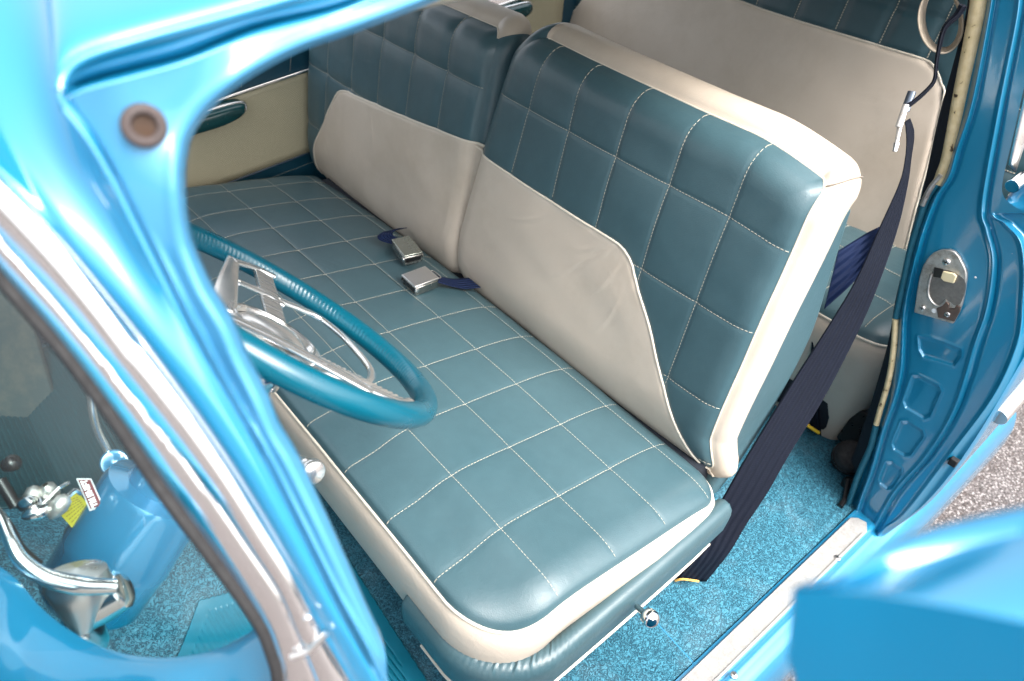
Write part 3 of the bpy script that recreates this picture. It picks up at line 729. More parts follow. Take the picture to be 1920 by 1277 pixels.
dw1 = XP-w1[:, None]; dw2 = XP-w2[:, None]; dw0 = XP-w0[:, None]
dx -= .0045*np.exp(-((dw1+5)/4.5)**2); dx += .004*np.exp(-((dw1-6)/3.)**2)
lw = (ys > 400)[:, None]; dx -= np.where(lw, .0045*np.exp(-((dw2)/4.5)**2), 0)
dx += np.where(lw, .010/(1+np.exp(-(dw2-10)/3)), 0)
dx += .012*(1/(1+np.exp((dw0-7)/1.6))); dx -= .004*np.exp(-((dw0-13-6*np.exp(-((YP-690)/60)**2))/4.)**2)
dx += .004*np.exp(-((dw0-22-6*np.exp(-((YP-690)/60)**2))/4.)**2)
for e in emb:
    s = sdpoly(XP, YP, e); dx += .0045/(1+np.exp(-s/1.2)); dx -= .0012*np.exp(-((s+3)/2.5)**2)
s = sdpoly(XP, YP, [(1700, 500), (1760, 440), (1830, 460), (1840, 560), (1810, 640), (1700, 640)]); dx += .006/(1+np.exp(-s/14))*0
dx += .0012*np.sin(YP*.012)*np.sin(XP*.02)+.02*np.clip((ys[:, None]-985)/60, 0, 1)**2
GP = np.zeros((len(ys), nu, 3))
for i in range(len(ys)):
    for j in range(nu): GP[i, j] = on(XP[i, j], YP[i, j], 0, PX+dx[i, j])
up0 = GP[0]-GP[60]; up0 = up0/np.abs(up0[:, 2:3]); GPX = np.concatenate([np.array([GP[0]+up0*k for k in (.13, .10, .06, .03)]), GP]); m = MB(); m.grid(GPX); 
# wrap: return inside and outer flank going back
bk = [[g_+np.array([d, 0, 0]) for g_ in GPX[:, 0]] for d in (.0, .02, .05, .09)]; m.grid(np.array(bk))
fl = []
for d, oy in ((0, 0), (.006, -.003), (.02, -.0045), (.25, .0), (.8, .02)):
    fl.append([g_+np.array([d, oy, 0]) for g_ in GP[:, -1]])
m2 = MB(); m2.grid(np.array(fl)[:, int(np.searchsorted(ys, 405)):])
BP = m.build('door_pillar', PAINT, CAR); BP['label'] = 'turquoise door pillar with latch striker behind the front seat'
m2.build('rear_quarter_panel', PAINTO, CAR)
# windlace
wc = [(1836, -60), (1835, 10), (1801, 175), (1778, 290), (1766, 325), (1759, 345)]
def onx(q, d=0.): return [on(x, y, 0, PX+d) for x, y in q]
m = MB(); m.tube(cr(onx(wc, .012), 60), np.linspace(.0125, .0085, 60), 12); m.build('windlace', WIND, BP); m = MB(); m.tube(cr(onx([(1679, 598), (1676, 650), (1667, 710), (1650, 770), (1643, 796)], .004), 40), .0055, 10)
m.build('windlace', WIND, BP)
m = MB(); m.tube(cr(onx([(1756, 345), (1738, 372), (1722, 420), (1707, 470), (1692, 540), (1680, 596)], .006), 60), .006, 10); m.build('teal_windlace', plain('teal_cord', (.01, .10, .15), .5, 0, .3), BP); m = MB()
m.tube(cr(onx([(1643, 798), (1632, 840), (1610, 890), (1590, 945), (1575, 960)], .004), 40), .0065, 10); m.build('teal_windlace', plain('teal_cord', (.01, .10, .15), .5, 0, .3), BP)
m = MB(); m.tube(cr(onx([(1764, 328), (1745, 350), (1733, 372)], -.006), 20), .0035, 8); m.tube(cr(onx([(1750, 345), (1740, 362), (1729, 385)], .0), 20), .0045, 8); m.build('windlace_clip', PIT, BP)
# dark strip laid in for the black shade in the gap beside the windlace
lf = [(1822, -60), (1815, 20), (1790, 120), (1765, 210), (1745, 300), (1728, 380), (1705, 470), (1682, 560), (1668, 640), (1640, 740), (1610, 830), (1590, 880)]
rt = [(1842, -60), (1838, 20), (1815, 120), (1790, 220), (1768, 310), (1752, 380), (1722, 470), (1698, 560), (1684, 640), (1664, 740), (1636, 830), (1612, 890)]
m = MB(); m.grid(loft([onx(lf, .06), onx(rt, .05)], 60, 6)); m.build('pillar_gap_shade', DARK, CAR, solid=.006)
# striker plate
def pxl(q, o=(1640, 420), s=4.257): return [(o[0]+x/s, o[1]+y/s) for x, y in q]
so = pxl([(440, 262), (480, 222), (540, 198), (610, 194), (655, 212), (690, 252), (735, 340), (748, 385), (745, 440), (728, 560), (712, 630), (690, 692), (640, 785), (490, 742), (328, 695), (340, 610), (352, 520), (372, 410), (402, 318)])
O_ = np.array(onx(so, 0)); m = MB(); m.prism(O_, (-1, 0, 0), .0, .0075); ST = m.build('striker_plate', PIT, CAR, bevel=.0018, segs=3); ST['label'] = 'pitted metal latch striker screwed to the pillar'
rc = np.array(onx(cr(pxl([(478, 345), (540, 360), (600, 372), (660, 400), (700, 430), (725, 470), (715, 560), (680, 640), (640, 650), (600, 620), (575, 612), (545, 645), (510, 662), (470, 640), (430, 590), (420, 520), (440, 420)]), 34), -.0076)); m = MB(); m.prism(rc, (-1, 0, 0), -.001, .0004); m.build('latch_recess', plain('dull_dark_metal', (.20, .19, .18), .4, .7, .5, 140, bump=.4), ST)
rr_ = np.array(onx(cr(pxl([(455, 395), (432, 480), (428, 560), (455, 620), (505, 655), (545, 640), (575, 608)]), 30), -.0085)); MB().tube(rr_, .0022, 8).build('recess_lip', PIT, ST)
m = MB(); m.prism(onx(pxl([(555, 372), (640, 390), (662, 412), (640, 468), (560, 450), (535, 425)]), -.0082), (-1, 0, 0), 0, .005); m.build('nylon_block', NYLON, ST, bevel=.0012)
m = MB(); m.prism(onx(pxl([(478, 345), (550, 362), (535, 400), (530, 430), (470, 420)]), -.0082), (-1, 0, 0), 0, .001); m.build('dark_slot', BLACK, ST)
m = MB(); m.prism(onx(pxl([(500, 668), (545, 650), (575, 612), (600, 640), (590, 670), (640, 672), (655, 645), (690, 660), (682, 700), (640, 775), (510, 742)]), -.0077), (-1, 0, 0), 0, .003); m.build('bracket', plain('brown_steel', (.14, .10, .085), .4, .8, .4, 100), ST, bevel=.0006)
for q, r in (((572, 305), .0062), ((382, 672), .0045), ((580, 722), .0052)):
    c = np.array(onx(pxl([q]), -.0098)[0]); m = MB(); m.lathe(c, (-1, 0, 0), [(-.002, r), (0, r), (.0015, r*.8), (.002, r*.4), (.002, .0001)], 20)
    m.box(c+np.array([-.0019, 0, 0]), (.0004, r*.62, r*.14), mi=1); m.box(c+np.array([-.002, 0, 0]), (.0004, r*.14, r*.62), mi=1); m.build('screw', [ALU, BLACK], ST)
c = np.array(onx(pxl([(475, 692)]), -.0077)[0]); MB().lathe(c, (-1, 0, 0), [(0, .0042), (.001, .004), (.0012, .0001)], 16).build('rivet', WHITEP, ST)
# latch rubber stop
c = np.array(onx([(1788, 866)], 0)[0]); MB().box(c, (.006, .007, .008)).build('rubber_stop', RUBBER, CAR, bevel=.002)
c = np.array(onx([(1829, 520)], -.0005)[0]); MB().lathe(c, (-1, 0, 0), [(0, .0018), (.0006, .0012), (.0008, .0001)], 10).build('paint_chip', WHITEP, BP)
# exterior handle / trim at the right edge
def hbar(q0, q1, r, X0, X1, nm, mt, par=CAR):
    a = on(*q0, 0, X0); b_ = on(*q1, 0, X1); MB().tube(cr([a, (a+b_)/2, b_], 8), r, 18).build(nm, mt, par, bevel=.001)
hbar((1897, 350), (1990, 285), .011, .97, 1.10, 'door_handle_bar', CHROME)
m = MB(); m.grid(loft([[on(x, y, 0, 1.0) for x, y in ((1893, 310), (1906, 250), (1925, 170), (1950, 60))], [on(x, y, 0, 1.02) for x, y in ((1903, 322), (1922, 262), (1945, 180), (1975, 70))]], 20, 4)); m.build('pillar_moulding', ALU, CAR, solid=.004)
m = MB(); m.grid(loft([[on(x, y, 0, 1.02) for x, y in ((1888, 372), (1915, 340), (1960, 300))], [on(x, y, 0, .99) for x, y in ((1886, 380), (1925, 412), (1975, 440))]], 20, 4)); m.build('belt_panel', PAINTO, CAR, solid=.004)
hbar((1872, 783), (1990, 650), .015, 1.0, 1.3, 'side_moulding', ALU)
# upper rear side above belt & rear corner so the cabin reads closed from a step aside
m = MB(); m.grid(heightgrid(0, 1, 0, 1, 2, 2, lambda X, Y: X*0)); 

# ================================================================== ROOF, WINDSCREEN PILLAR
def tA(y): return .37+.15*np.clip((y-180)/1090, -.2, 1.2)
def C(q, d=0.):  # pillar curve: depth by pixel height
    return [at(x, y, tA(y)+d) for x, y in q]
def C3(q): return [at(*p) for p in q]
crease_low = [(112, 178), (120, 205), (165, 262), (205, 330), (255, 430), (310, 540), (360, 640), (424, 755), (489, 870), (555, 1000), (625, 1140), (695, 1265), (760, 1390)]
G1 = [(-60, 255), (0, 326), (60, 388), (125, 461), (200, 556), (256, 632), (280, 655), (360, 760), (424, 855), (489, 964), (549, 1064), (609, 1184), (664, 1277), (735, 1400)]
G0 = [(-60, 455), (0, 525), (120, 665), (210, 785), (300, 920), (389, 1039), (479, 1164), (508, 1230), (519, 1277), (530, 1400)]
RA = CR.T
# roof lip line -> crease line, one outer sheet
lip = [at(980, -160, .52), at(700, -52, .475), at(479, 15, .435), at(250, 78, .395), at(150, 112, .378), at(118, 145, .371)]
inner = lip+C(crease_low)
def wr(*p): return np.array(p)
r_t = [wr(.32, .62, 1.16), wr(.0, .50, 1.145), wr(-.12, .42, 1.125), wr(-.22, .32, 1.10), wr(-.27, .24, 1.075)]
outerc = r_t+C(G1, .008)
# midline bulges towards outside
NR = 140
Ci = cr(inner, NR); Co = cr(outerc, NR)
def midc(f, bulge):
    M_ = Ci*(1-f)+Co*f; V_ = CP-M_; V_ /= np.linalg.norm(V_, axis=1)[:, None]; L_ = np.linalg.norm(Co-Ci, axis=1)[:, None]; return M_+V_*bulge*L_
sheet = np.array([Ci, midc(.08, .035), midc(.22, .06), midc(.45, .075), midc(.7, .06), midc(.88, .03), Co]).transpose(1, 0, 2)
off_ = sheet-sheet[:, :1]
for k in range(1, 6):
    pad = np.vstack([np.repeat(off_[:1, k], 18, 0), off_[:, k], np.repeat(off_[-1:, k], 18, 0)]); kw = np.exp(-(np.arange(-18, 19)/8.)**2); kw /= kw.sum()
    off_[:, k] = np.stack([np.convolve(pad[:, c_], kw, 'valid') for c_ in range(3)], 1)
sheet = sheet[:, :1]+off_
G_ = np.array([cr(sheet[i], 26) for i in range(NR)])
ROOF = MB(); ROOF.grid(G_)
# main roof skin over the cabin
def roofz(X, Y):
    u = (X-.7)/1.15; v = (Y-.66)/.62
    return 1.185-.06*np.clip(u, -1.2, 1.2)**4-.075*np.abs(v)**2.6
m = MB(); m.grid(heightgrid(-.25, 1.95, .50, 1.27, 50, 30, lambda X, Y: roofz(X, Y)))
rf = m.build('roof', PAINTO, CAR, solid=.012, off=-1); rf['label'] = 'turquoise roof with drip rail over the doorway'
# near strip of the roof from the drip rail to the crown
lipw = cr([at(700, -52, .475), at(980, -160, .52), wr(.25, .135, 1.115), wr(.9, .15, 1.12), wr(1.9, .19, 1.06)], 40)
inw = np.array([wr(x, .505, roofz(np.array(x), np.array(.505))) for x in np.linspace(-.1, 1.9, 40)])
md = (lipw+inw)/2+np.array([0, -.02, .012]); m = MB(); m.grid(np.array([cr([a, b_, c_], 10) for a, b_, c_ in zip(lipw, md, inw)])); m.build('roof_side', PAINTO, rf, solid=.006, off=-1)
PIL = ROOF.build('windscreen_pillar', PAINTO, CAR, solid=.003); PIL['label'] = 'turquoise windscreen pillar flowing up into the roof edge, out of focus'
# drip rail: lip, dark groove below, then header face and doorway edge
rail = lip+C(crease_low[:2])
gut = [at(980, -128, .528), at(720, -22, .482), at(640, 12, .465), at(479, 52, .44), (at(351, 104, .42)), at(250, 130, .402), at(180, 148, .39), at(135, 163, .380), at(118, 178, .376)]
MB().tube(cr([p+np.array([0, -.0, .0]) for p in lip+[at(113, 170, .370)]], 80), .0030, 10).build('drip_rail', PAINTO, rf)
hdr = [at(980, -118, .522), at(720, -8, .476), at(600, 38, .458), at(479, 70, .436), at(351, 118, .415), at(250, 147, .398), at(180, 165, .386), at(140, 178, .379), at(121, 188, .375)]
edge = [at(980, -78, .535), at(760, 25, .49), at(700, 48, .478), at(640, 70, .468), at(560, 98, .455), at(480, 140, .442), at(420, 182, .432), at(378, 225, .425), at(356, 262, .42)]
m = MB(); lipc = cr(lip+[at(113, 170, .371)], 80); gc = cr(gut, 80); hc = cr(hdr, 80)
deep = gc+(gc-CP)/np.linalg.norm(gc-CP, axis=1)[:, None]*.018
m.grid(np.array([lipc, lipc*.4+gc*.6+(deep-gc)*.3, deep, hc]).transpose(1, 0, 2)); m.build('rail_channel', PAINT, rf, solid=.002)
# jamb: from crease (and header) to the doorway edge
right_edge = [(356, 262), (349, 290), (344, 330), (346, 390), (352, 430), (363, 470), (393, 538), (434, 605), (464, 673), (498, 741), (524, 805), (559, 864), (614, 979), (659, 1079), (690, 1150), (719, 1214), (727, 1262), (728, 1300), (735, 1400)]
edge_full = edge+C(right_edge[1:], .012)
left_full = hdr+C([(140, 228), (165, 262), (205, 330), (255, 430), (310, 540), (360, 640), (424, 755), (489, 870), (555, 1000), (625, 1140), (695, 1265), (760, 1390)], .004)
edge = [at(980, -78, .535), at(760, 25, .485), at(700, 48, .468), at(640, 70, .455), at(560, 98, .440), at(480, 140, .425), at(420, 182, .412), at(378, 225, .402), at(356, 262, .397)]
pe = cr([(980, -78), (830, -4), (760, 25), (700, 48), (640, 70), (560, 98), (480, 140), (420, 182), (378, 225), (356, 262)]+right_edge[1:], 300)
ph = cr([(980, -118), (850, -60), (720, -8), (600, 38), (479, 70), (351, 118), (250, 147), (180, 165), (140, 178), (121, 188)], 120)
pc = cr([(118, 190), (140, 228), (165, 262), (205, 330), (255, 430), (310, 540), (360, 640), (424, 755), (489, 870), (555, 1000), (625, 1140), (695, 1265), (760, 1390)], 200)
JP = np.vstack([ph, pc, pe[::-1]])
def dline(X, Y, L):
    d = np.full(X.shape, 1e9); nx_ = np.zeros(X.shape); ny_ = np.zeros(X.shape)
    for i in range(len(L)-1):
        a, e = L[i], L[i+1]-L[i]; t = np.clip(((X-a[0])*e[0]+(Y-a[1])*e[1])/(e@e+1e-9), 0, 1); qx = a[0]+e[0]*t; qy = a[1]+e[1]*t; dd = np.hypot(X-qx, Y-qy); k = dd < d
        d = np.where(k, dd, d); nx_ = np.where(k, qx, nx_); ny_ = np.where(k, qy, ny_)
    return d, nx_, ny_
gx, gy = np.meshgrid(np.arange(100, 985, 4.), np.arange(-120, 1395, 4.), indexing='ij')
sg = sdpoly(gx, gy, JP); keep = sg > -3.2
kx, ky = gx[keep], gy[keep]; ks = sg[keep]
dd, qx, qy = dline(kx, ky, np.vstack([JP, JP[:1]])); kx = np.where(ks < 0, qx, kx); ky = np.where(ks < 0, qy, ky)
def tJ(x, y):
    base = tA(y)
    top = np.interp(x, [100, 250, 351, 479, 600, 720, 980], [.377, .397, .412, .432, .452, .474, .525])   # along the header
    ss = lambda v: np.clip(v, 0, 1)**2*(3-2*np.clip(v, 0, 1)); k = ss((x-180)/260)*ss((420-y)/220)
    return base*(1-k)+top*k
de, _, _ = dline(kx, ky, pe); dc, _, _ = dline(kx, ky, pc)
lowk = np.clip((ky-420)/260, 0, 1)
tt = tJ(kx, ky)+.004+.010*np.exp(-(de/7)**2)-.0035*np.exp(-((de-26)/9)**2)*(.25+.75*lowk)+.003*np.exp(-((de-48)/10)**2)*lowk
tt += .003*np.exp(-((dc-10)/4)**2)-.003*np.exp(-((dc-20)/5)**2)*lowk+.003*np.exp(-((dc-30)/7)**2)*lowk
tt += .0012*np.sin(kx*.021+1)*np.sin(ky*.017)
idx = -np.ones(gx.shape, int); idx[keep] = np.arange(keep.sum()); KV = [at(x, y, t) for x, y, t in zip(kx, ky, tt)]; KF = []
for i in range(gx.shape[0]-1):
    for j in range(gx.shape[1]-1):
        f = (idx[i, j], idx[i, j+1], idx[i+1, j+1], idx[i+1, j])
        if min(f) >= 0: KF.append(f)
        elif sum(k_ >= 0 for k_ in f) == 3: KF.append(tuple(k_ for k_ in f if k_ >= 0))
m = MB(); m.add(KV, KF)
E_ = np.array([at(x, y, tJ(x, y)+.0145) for x, y in pe])
m.grid(np.array([E_-np.array([.0, .0, .0]), E_+np.array([.004, .008, -.003]), E_+np.array([.006, .03, -.012])]).transpose(1, 0, 2))
J = m.build('door_jamb', paint('paint_turquoise_jamb', (.03, .18, .33, 1), (.06, .24, .40, 1), .5, True, .1, 1.5, .45, .7), CAR, fixn=True)
J['label'] = 'pale blue pressed front door jamb beside the windscreen'
# rolled bead between pillar skin and jamb
MB().tube(cr(C(crease_low[1:], -.001), 120), .0018, 10).build('jamb_bead', PAINTO, J)
# grommet with hole
c = at(270, 236, tJ(270, 236)+.0005); nrm = (CP-c)/np.linalg.norm(CP-c); nrm = nrm*.9+np.array([0, -.25, .0]); nrm /= np.linalg.norm(nrm)
m = MB(); m.lathe(c, nrm, [(-.002, .0112), (.001, .0112), (.0032, .0095), (.0036, .0075), (.0026, .0062), (-.001, .0055)], 40, 0); m.lathe(c, nrm, [(.0006, .0056), (.0002, .003), (.0001, .0001)], 24, 1)
m.build('rubber_grommet', [GROM, RUSTB], J)
c = at(166, 212, .385); MB().lathe(c, (CP-c), [(0, .0045), (.0012, .0040), (.0016, .0001)], 20).build('plug', plain('faded_plug', (.20, .34, .38), .6), J)
# windscreen surround: chrome moulding with joint, black gasket
Gm = [(-60, 365), (0, 447), (60, 515), (100, 560), (165, 640), (240, 735), (335, 850), (415, 955), (470, 1035), (520, 1110), (556, 1190), (585, 1260), (640, 1400)]
a1 = cr(C(G1, .008), 140); a2 = cr(C(Gm, .004), 140); a3 = cr(C(G0, .010), 140)
vv = (CP-a2)/np.linalg.norm(CP-a2, axis=1)[:, None]
prof = np.array([a1-vv*.001, a1*.85+a2*.15+vv*.005, a1*.5+a2*.5+vv*.0085, a1*.18+a2*.82+vv*.006, a2+vv*.0022, a2*.9+a3*.1+vv*.0045, a2*.5+a3*.5+vv*.0058, a2*.18+a3*.82+vv*.002, a3]).transpose(1, 0, 2)
m = MB(); m.grid(np.array([cr(prof[i], 34) for i in range(140)])); TR = m.build('windscreen_moulding', CHROMEW, CAR, solid=.0015)
TR['label'] = 'bright metal windscreen moulding along the pillar'
jp = cr(C([(545, 1232), (575, 1222), (585, 1215), (612, 1188)], -.004), 16); MB().tube(jp, .0022, 8).build('joint_cap', ALU, TR)
c = at(577, 1158, tA(1158)-.002); MB().lathe(c, CP-c, [(0, .003), (.001, .0024), (.0014, .0001)], 14).build('screw', CHROME, TR)
gk = cr(C(G0, .008), 140); MB().tube(gk, .0036, 10).build('windscreen_gasket', RUBBER, CAR)
# glass
gl_o = cr(C(G0, .010), 60); far = gl_o+np.array([-.06, .02, -.0]); far2 = gl_o+np.array([-.22, .10, -.02]); far3 = gl_o+np.array([-.36, .28, -.03])
m = MB(); m.grid(np.array([cr([a, b_, c_, d_], 20) for a, b_, c_, d_ in zip(gl_o, far, far2, far3)])); m.build('windscreen', GLASS, CAR); bpy.data.objects['windscreen']['label'] = 'clear curved windscreen glass'
# dash top end seen through the glass
dl = [at(-120, 1010, .66), at(0, 1085, .64), at(70, 1160, .63), at(150, 1215, .62), at(230, 1243, .61), at(320, 1248, .60), at(400, 1232, .60), at(470, 1195, .60), at(540, 1150, .60)]
dl2 = [p+np.array([-.03, -.05, -.01]) for p in dl]; dl3 = [p+np.array([-.09, -.12, -.05]) for p in dl]
dr = [p+np.array([.004, .004, -.012]) for p in dl]; dr2 = [p+np.array([-.02, .01, -.04]) for p in dl]
m = MB(); m.grid(loft([dr2, dr, dl, dl2, dl3], 80, 24)); DS = m.build('dashboard', PAINTO, CAR, solid=.003); DS['label'] = 'painted turquoise dashboard end under the windscreen'

# ================================================================== STEERING
HC = np.array([-.057, .371, .686]); el, az = .804, .036
SN = np.array([math.cos(el)*math.cos(az), math.cos(el)*math.sin(az), math.sin(el)]); SU = np.array([-math.sin(az), math.cos(az), 0]); SV = np.cross(SN, SU)
SWR = .203
th = np.linspace(0, 2*np.pi, 721)[:-1]
def wp(u, v, h=0.): return HC+SU*u+SV*v+SN*h
SWH = empty('tmp', (0, 0, 0), None, None); bpy.data.objects.remove(SWH)
GR = []
nph = 28
for t in th:
    c = wp(SWR*math.cos(t), SWR*math.sin(t)); er = SU*math.cos(t)+SV*math.sin(t); row = []
    for p in np.linspace(0, 2*np.pi, nph, endpoint=False):
        # laced seam on the inner side (p = pi points to the hub)
        dp = math.atan2(math.sin(p-math.pi+.25), math.cos(p-math.pi+.25)); lace = math.exp(-(dp/.42)**2)
        r = .0152-.0008*lace+.0006*lace*math.sin(t*190+5*dp)*(1+.5*math.sin(t*23))
        row.append(c+(er*math.cos(p)+SN*math.sin(p))*r)
    GR.append(row)
m = MB(); m.grid(np.array(GR), closed_u=True, closed_v=True); SW = m.build('steering_wheel', RIMM, CAR); SW['label'] = 'blue laced steering wheel with polished metal spokes'
# metal centre; outlines measured on the wheel plane
def wuv(x, y, off):
    X = onpl(x, y, HC+SN*off, SN)-HC; return (X@SU, X@SV)
def bar(P, wdt, h, th_, mt, nm, par=SW, flat=1.):
    P = cr([wp(u, v, h) for u, v in P], 48) if len(P) > 2 else cr([wp(u, v, h) for u, v in P], 12); T = np.gradient(P, axis=0); T /= np.linalg.norm(T, axis=1)[:, None]; rows_ = []
    W_ = np.broadcast_to(np.interp(np.linspace(0, 1, len(P)), np.linspace(0, 1, len(wdt)), wdt), (len(P),)) if hasattr(wdt, '__len__') else np.full(len(P), wdt)
    for i in range(len(P)):
        s_ = np.cross(SN, T[i]); rows_.append([P[i]+s_*W_[i]*math.copysign(abs(math.cos(a))**.7, math.cos(a))+SN*th_*math.sin(a) for a in np.linspace(0, 2*np.pi, 16, endpoint=False)])
    m = MB(); m.grid(np.array(rows_), closed_v=True); k = len(m.v); m.f += [tuple(range(15, -1, -1)), tuple(range(k-16, k))]; m.mi += [0, 0]; return m
HO = -.028
hubc = wuv(507, 633, HO)
def hp(u, v, h=0.): return wp(hubc[0]+u, hubc[1]+v, HO+h)
POL = chrome('polished_alloy', (.86, .85, .83), .17, .6); POL.node_tree.nodes['Principled BSDF'].inputs['Metallic'].default_value = .9
m = MB(); m.lathe(hp(0, 0), SN, [(-.03, .03), (-.012, .060), (-.004, .068), (.003, .0675), (.009, .062), (.0115, .056), (.0115, .0515), (.007, .0495), (.0045, .0475), (.006, .044), (.012, .036), (.016, .022), (.0175, .010), (.018, .0001)], 96)
m.build('horn_button', POL, SW)
MB().tube([hp(.0515*math.cos(t), .0515*math.sin(t), .0115) for t in np.linspace(0, 2*np.pi, 80, endpoint=False)], .0016, 8, closed=True).build('hub_ring', CHROME, SW)
MB().tube([hp(.047*math.cos(t), .047*math.sin(t), .0048) for t in np.linspace(0, 2*np.pi, 80, endpoint=False)], .001, 8, closed=True).build('hub_groove', BLACK, SW)
def bar3(P, wdt, th_):
    P = cr(P, 48); T = np.gradient(P, axis=0); T /= np.linalg.norm(T, axis=1)[:, None]; W_ = np.interp(np.linspace(0, 1, 48), np.linspace(0, 1, len(wdt)), wdt); rows_ = []
    for i in range(48):
        s_ = np.cross(SN, T[i]); s_ /= np.linalg.norm(s_); rows_.append([P[i]+s_*W_[i]*math.copysign(abs(math.cos(a))**.6, math.cos(a))+SN*th_*math.sin(a) for a in np.linspace(0, 2*np.pi, 16, endpoint=False)])
    m = MB(); m.grid(np.array(rows_), closed_v=True); k = len(m.v); m.f += [tuple(range(15, -1, -1)), tuple(range(k-16, k))]; m.mi += [0, 0]; return m
for sgn in (1, -1):
    def q(x, y, h):
        u, v = wuv(x, y, h); return wp(sgn*u, v, h)
    m = bar3([q(437, 487, .001), q(427, 530, -.008), q(418, 580, -.02)], [.009, .013, .017], .0035)
    m2 = bar3([q(437, 489, .001), q(478, 501, .002), q(514, 518, .003)], [.008, .008, .007], .0035); m.add(m2.v, m2.f)
    m2 = bar3([q(445, 528, -.007), q(495, 550, -.010), q(530, 572, -.013)], [.007, .007], .0035); m.add(m2.v, m2.f)
    m.build('spoke', POL, SW)
    a, b_ = q(492, 505, .003), q(520, 605, -.022); n_ = 90; rows_ = []; sd_ = np.cross(SN, b_-a); sd_ /= np.linalg.norm(sd_)
    for i in range(n_):
        f = i/(n_-1); c = a+(b_-a)*f+SN*.0010*math.sin(f*2*math.pi*19)
        rows_.append([c+sd_*w_-SN*(.003 if abs(w_) > .0125 else 0) for w_ in (-.0135, -.0125, -.010, 0, .010, .0125, .0135)])
    m = MB(); m.grid(np.array(rows_)); m.build('ribbed_spoke', POL, SW, solid=.003)
hr = [wp(*wuv(x, y, h), h) for x, y, h in ((522, 563, -.011), (560, 578, -.011), (600, 597, -.011), (640, 628, -.011), (672, 662, -.011), (692, 688, -.011), (697, 704, -.012), (688, 718, -.013), (655, 716, -.015), (610, 702, -.018), (575, 690, -.02))]
bar3(hr, [.0055, .0055, .0055, .005], .0042).build('horn_ring', POL, SW)
# column: chrome bell, painted jacket, shift lever
CO = MB(); c0 = hp(0, 0, -.02)
CO.lathe(c0, -SN, [(.0, .045), (.015, .043), (.03, .040), (.034, .036), (.075, .034), (.08, .030), (.13, .029)], 64); COL_ = CO.build('steering_column', CHROMEW, CAR); COL_['label'] = 'painted and chromed steering column seen through the windscreen'
def colpt(s_, u=0., v=0.): return HC-SN*s_+SU*u+SV*v
jk = MB(); jk.lathe(colpt(.155, .01, 0), -SN, [(0, .030), (.005, .037), (.10, .040), (.105, .060), (.112, .0625), (.19, .064), (.196, .0655), (.202, .064), (.26, .062), (.27, .055), (.275, .030)], 72); jk.build('column_jacket', paint('paint_column', (.0, .17, .33, 1), (.0, .2, .38, 1), .22, False), COL_)
l0 = at(210, 862, .93); l1 = at(183, 808, .91); l2 = at(165, 715, .87); l3 = at(120, 560, .78)
MB().tube(cr([l0, at(198, 838, .925), l1, at(174, 775, .895), l2, l3], 50), .0048, 12).build('shift_lever', POL, COL_)
c = at(215, 868, .925); MB().lathe(c, (CP-c), [(-.012, .017), (.0, .017), (.003, .015), (.0035, .007), (.0045, .006), (.0046, .0001)], 28).build('lever_boss', PAINTO, COL_)
# knob between dash and seat
kc = at(590, 887, .97); ka = at(560, 868, 1.0)-kc; ka /= np.linalg.norm(ka); m = MB()
m.lathe(kc, ka, [(-.001, .0001), (-.001, .0145), (.001, .0165), (.008, .0172), (.012, .015), (.0125, .012), (.018, .0118), (.022, .0135), (.025, .0125), (.055, .009), (.32, .007)], 32); m.build('brake_pull_knob', POL, CAR)
# chrome cluster under the dash (heater and vent controls seen through the windscreen)
m = MB(); m.tube(cr([at(-60, 905, .66), at(-5, 960, .655), at(18, 1010, .65), at(40, 1050, .65), at(85, 1082, .66), at(150, 1098, .68), at(215, 1100, .70)], 60), np.interp(np.linspace(0, 1, 60), [0, .3, .55, .8, 1], [.003, .0045, .007, .009, .007]), 16); m.build('chrome_bezel', CHROME, DS)
m = MB(); m.tube(cr([at(-40, 930, .70), at(10, 985, .69), at(35, 1030, .68), at(70, 1062, .68)], 30), .006, 10); m.build('bezel_shadow_ring', RUBBER, DS)
for (q, t, r, ax_, prof) in ((( 150, 1130), .72, .03, (.2, .3, .6), [(-.03, .008), (0, .022), (.02, .03), (.032, .026), (.036, .0001)]), ((188, 1128), .74, .02, (.7, -.2, .3), [(-.03, .02), (0, .022), (.024, .02), (.028, .014), (.028, .0001)]), ((155, 1185), .76, .02, (.1, .2, -.9), [(-.03, .012), (0, .02), (.03, .017), (.05, .010), (.052, .0001)])):
    c = at(*q, t); m = MB(); m.lathe(c, ax_, prof, 28); m.build('vent_knob', ALU if q[0] == 150 else CHROME, DS)
for i, q in enumerate(((60, 935, .80), (80, 945, .80), (95, 925, .81), (70, 960, .79), (110, 950, .8), (50, 945, .79))):
    c = at(*q); m = MB(); a_ = rng.normal(size=3); m.lathe(c, a_, [(-.014, .003), (-.01, .008), (0, .0095), (.008, .007), (.014, .003), (.015, .0001)], 16); m.build('linkage_fitting', CHROME if i % 2 else PIT, COL_)
m = MB(); m.tube([at(105, 950, .8), at(140, 920, .82), at(150, 925, .83)], .003, 8); m.tube([at(75, 950, .79), at(110, 915, .8), at(128, 905, .82)], .002, 8); m.build('linkage_rod', CHROME, COL_)
m = MB(); m.lathe(at(20, 870, .80), (.4, -.5, .5), [(-.01, .004), (-.006, .008), (.006, .009), (.01, .005), (.011, .0001)], 20); m.tube([at(0, 900, .79), at(30, 950, .79)], .006, 10); m.build('switch_body', BLACK, DS)
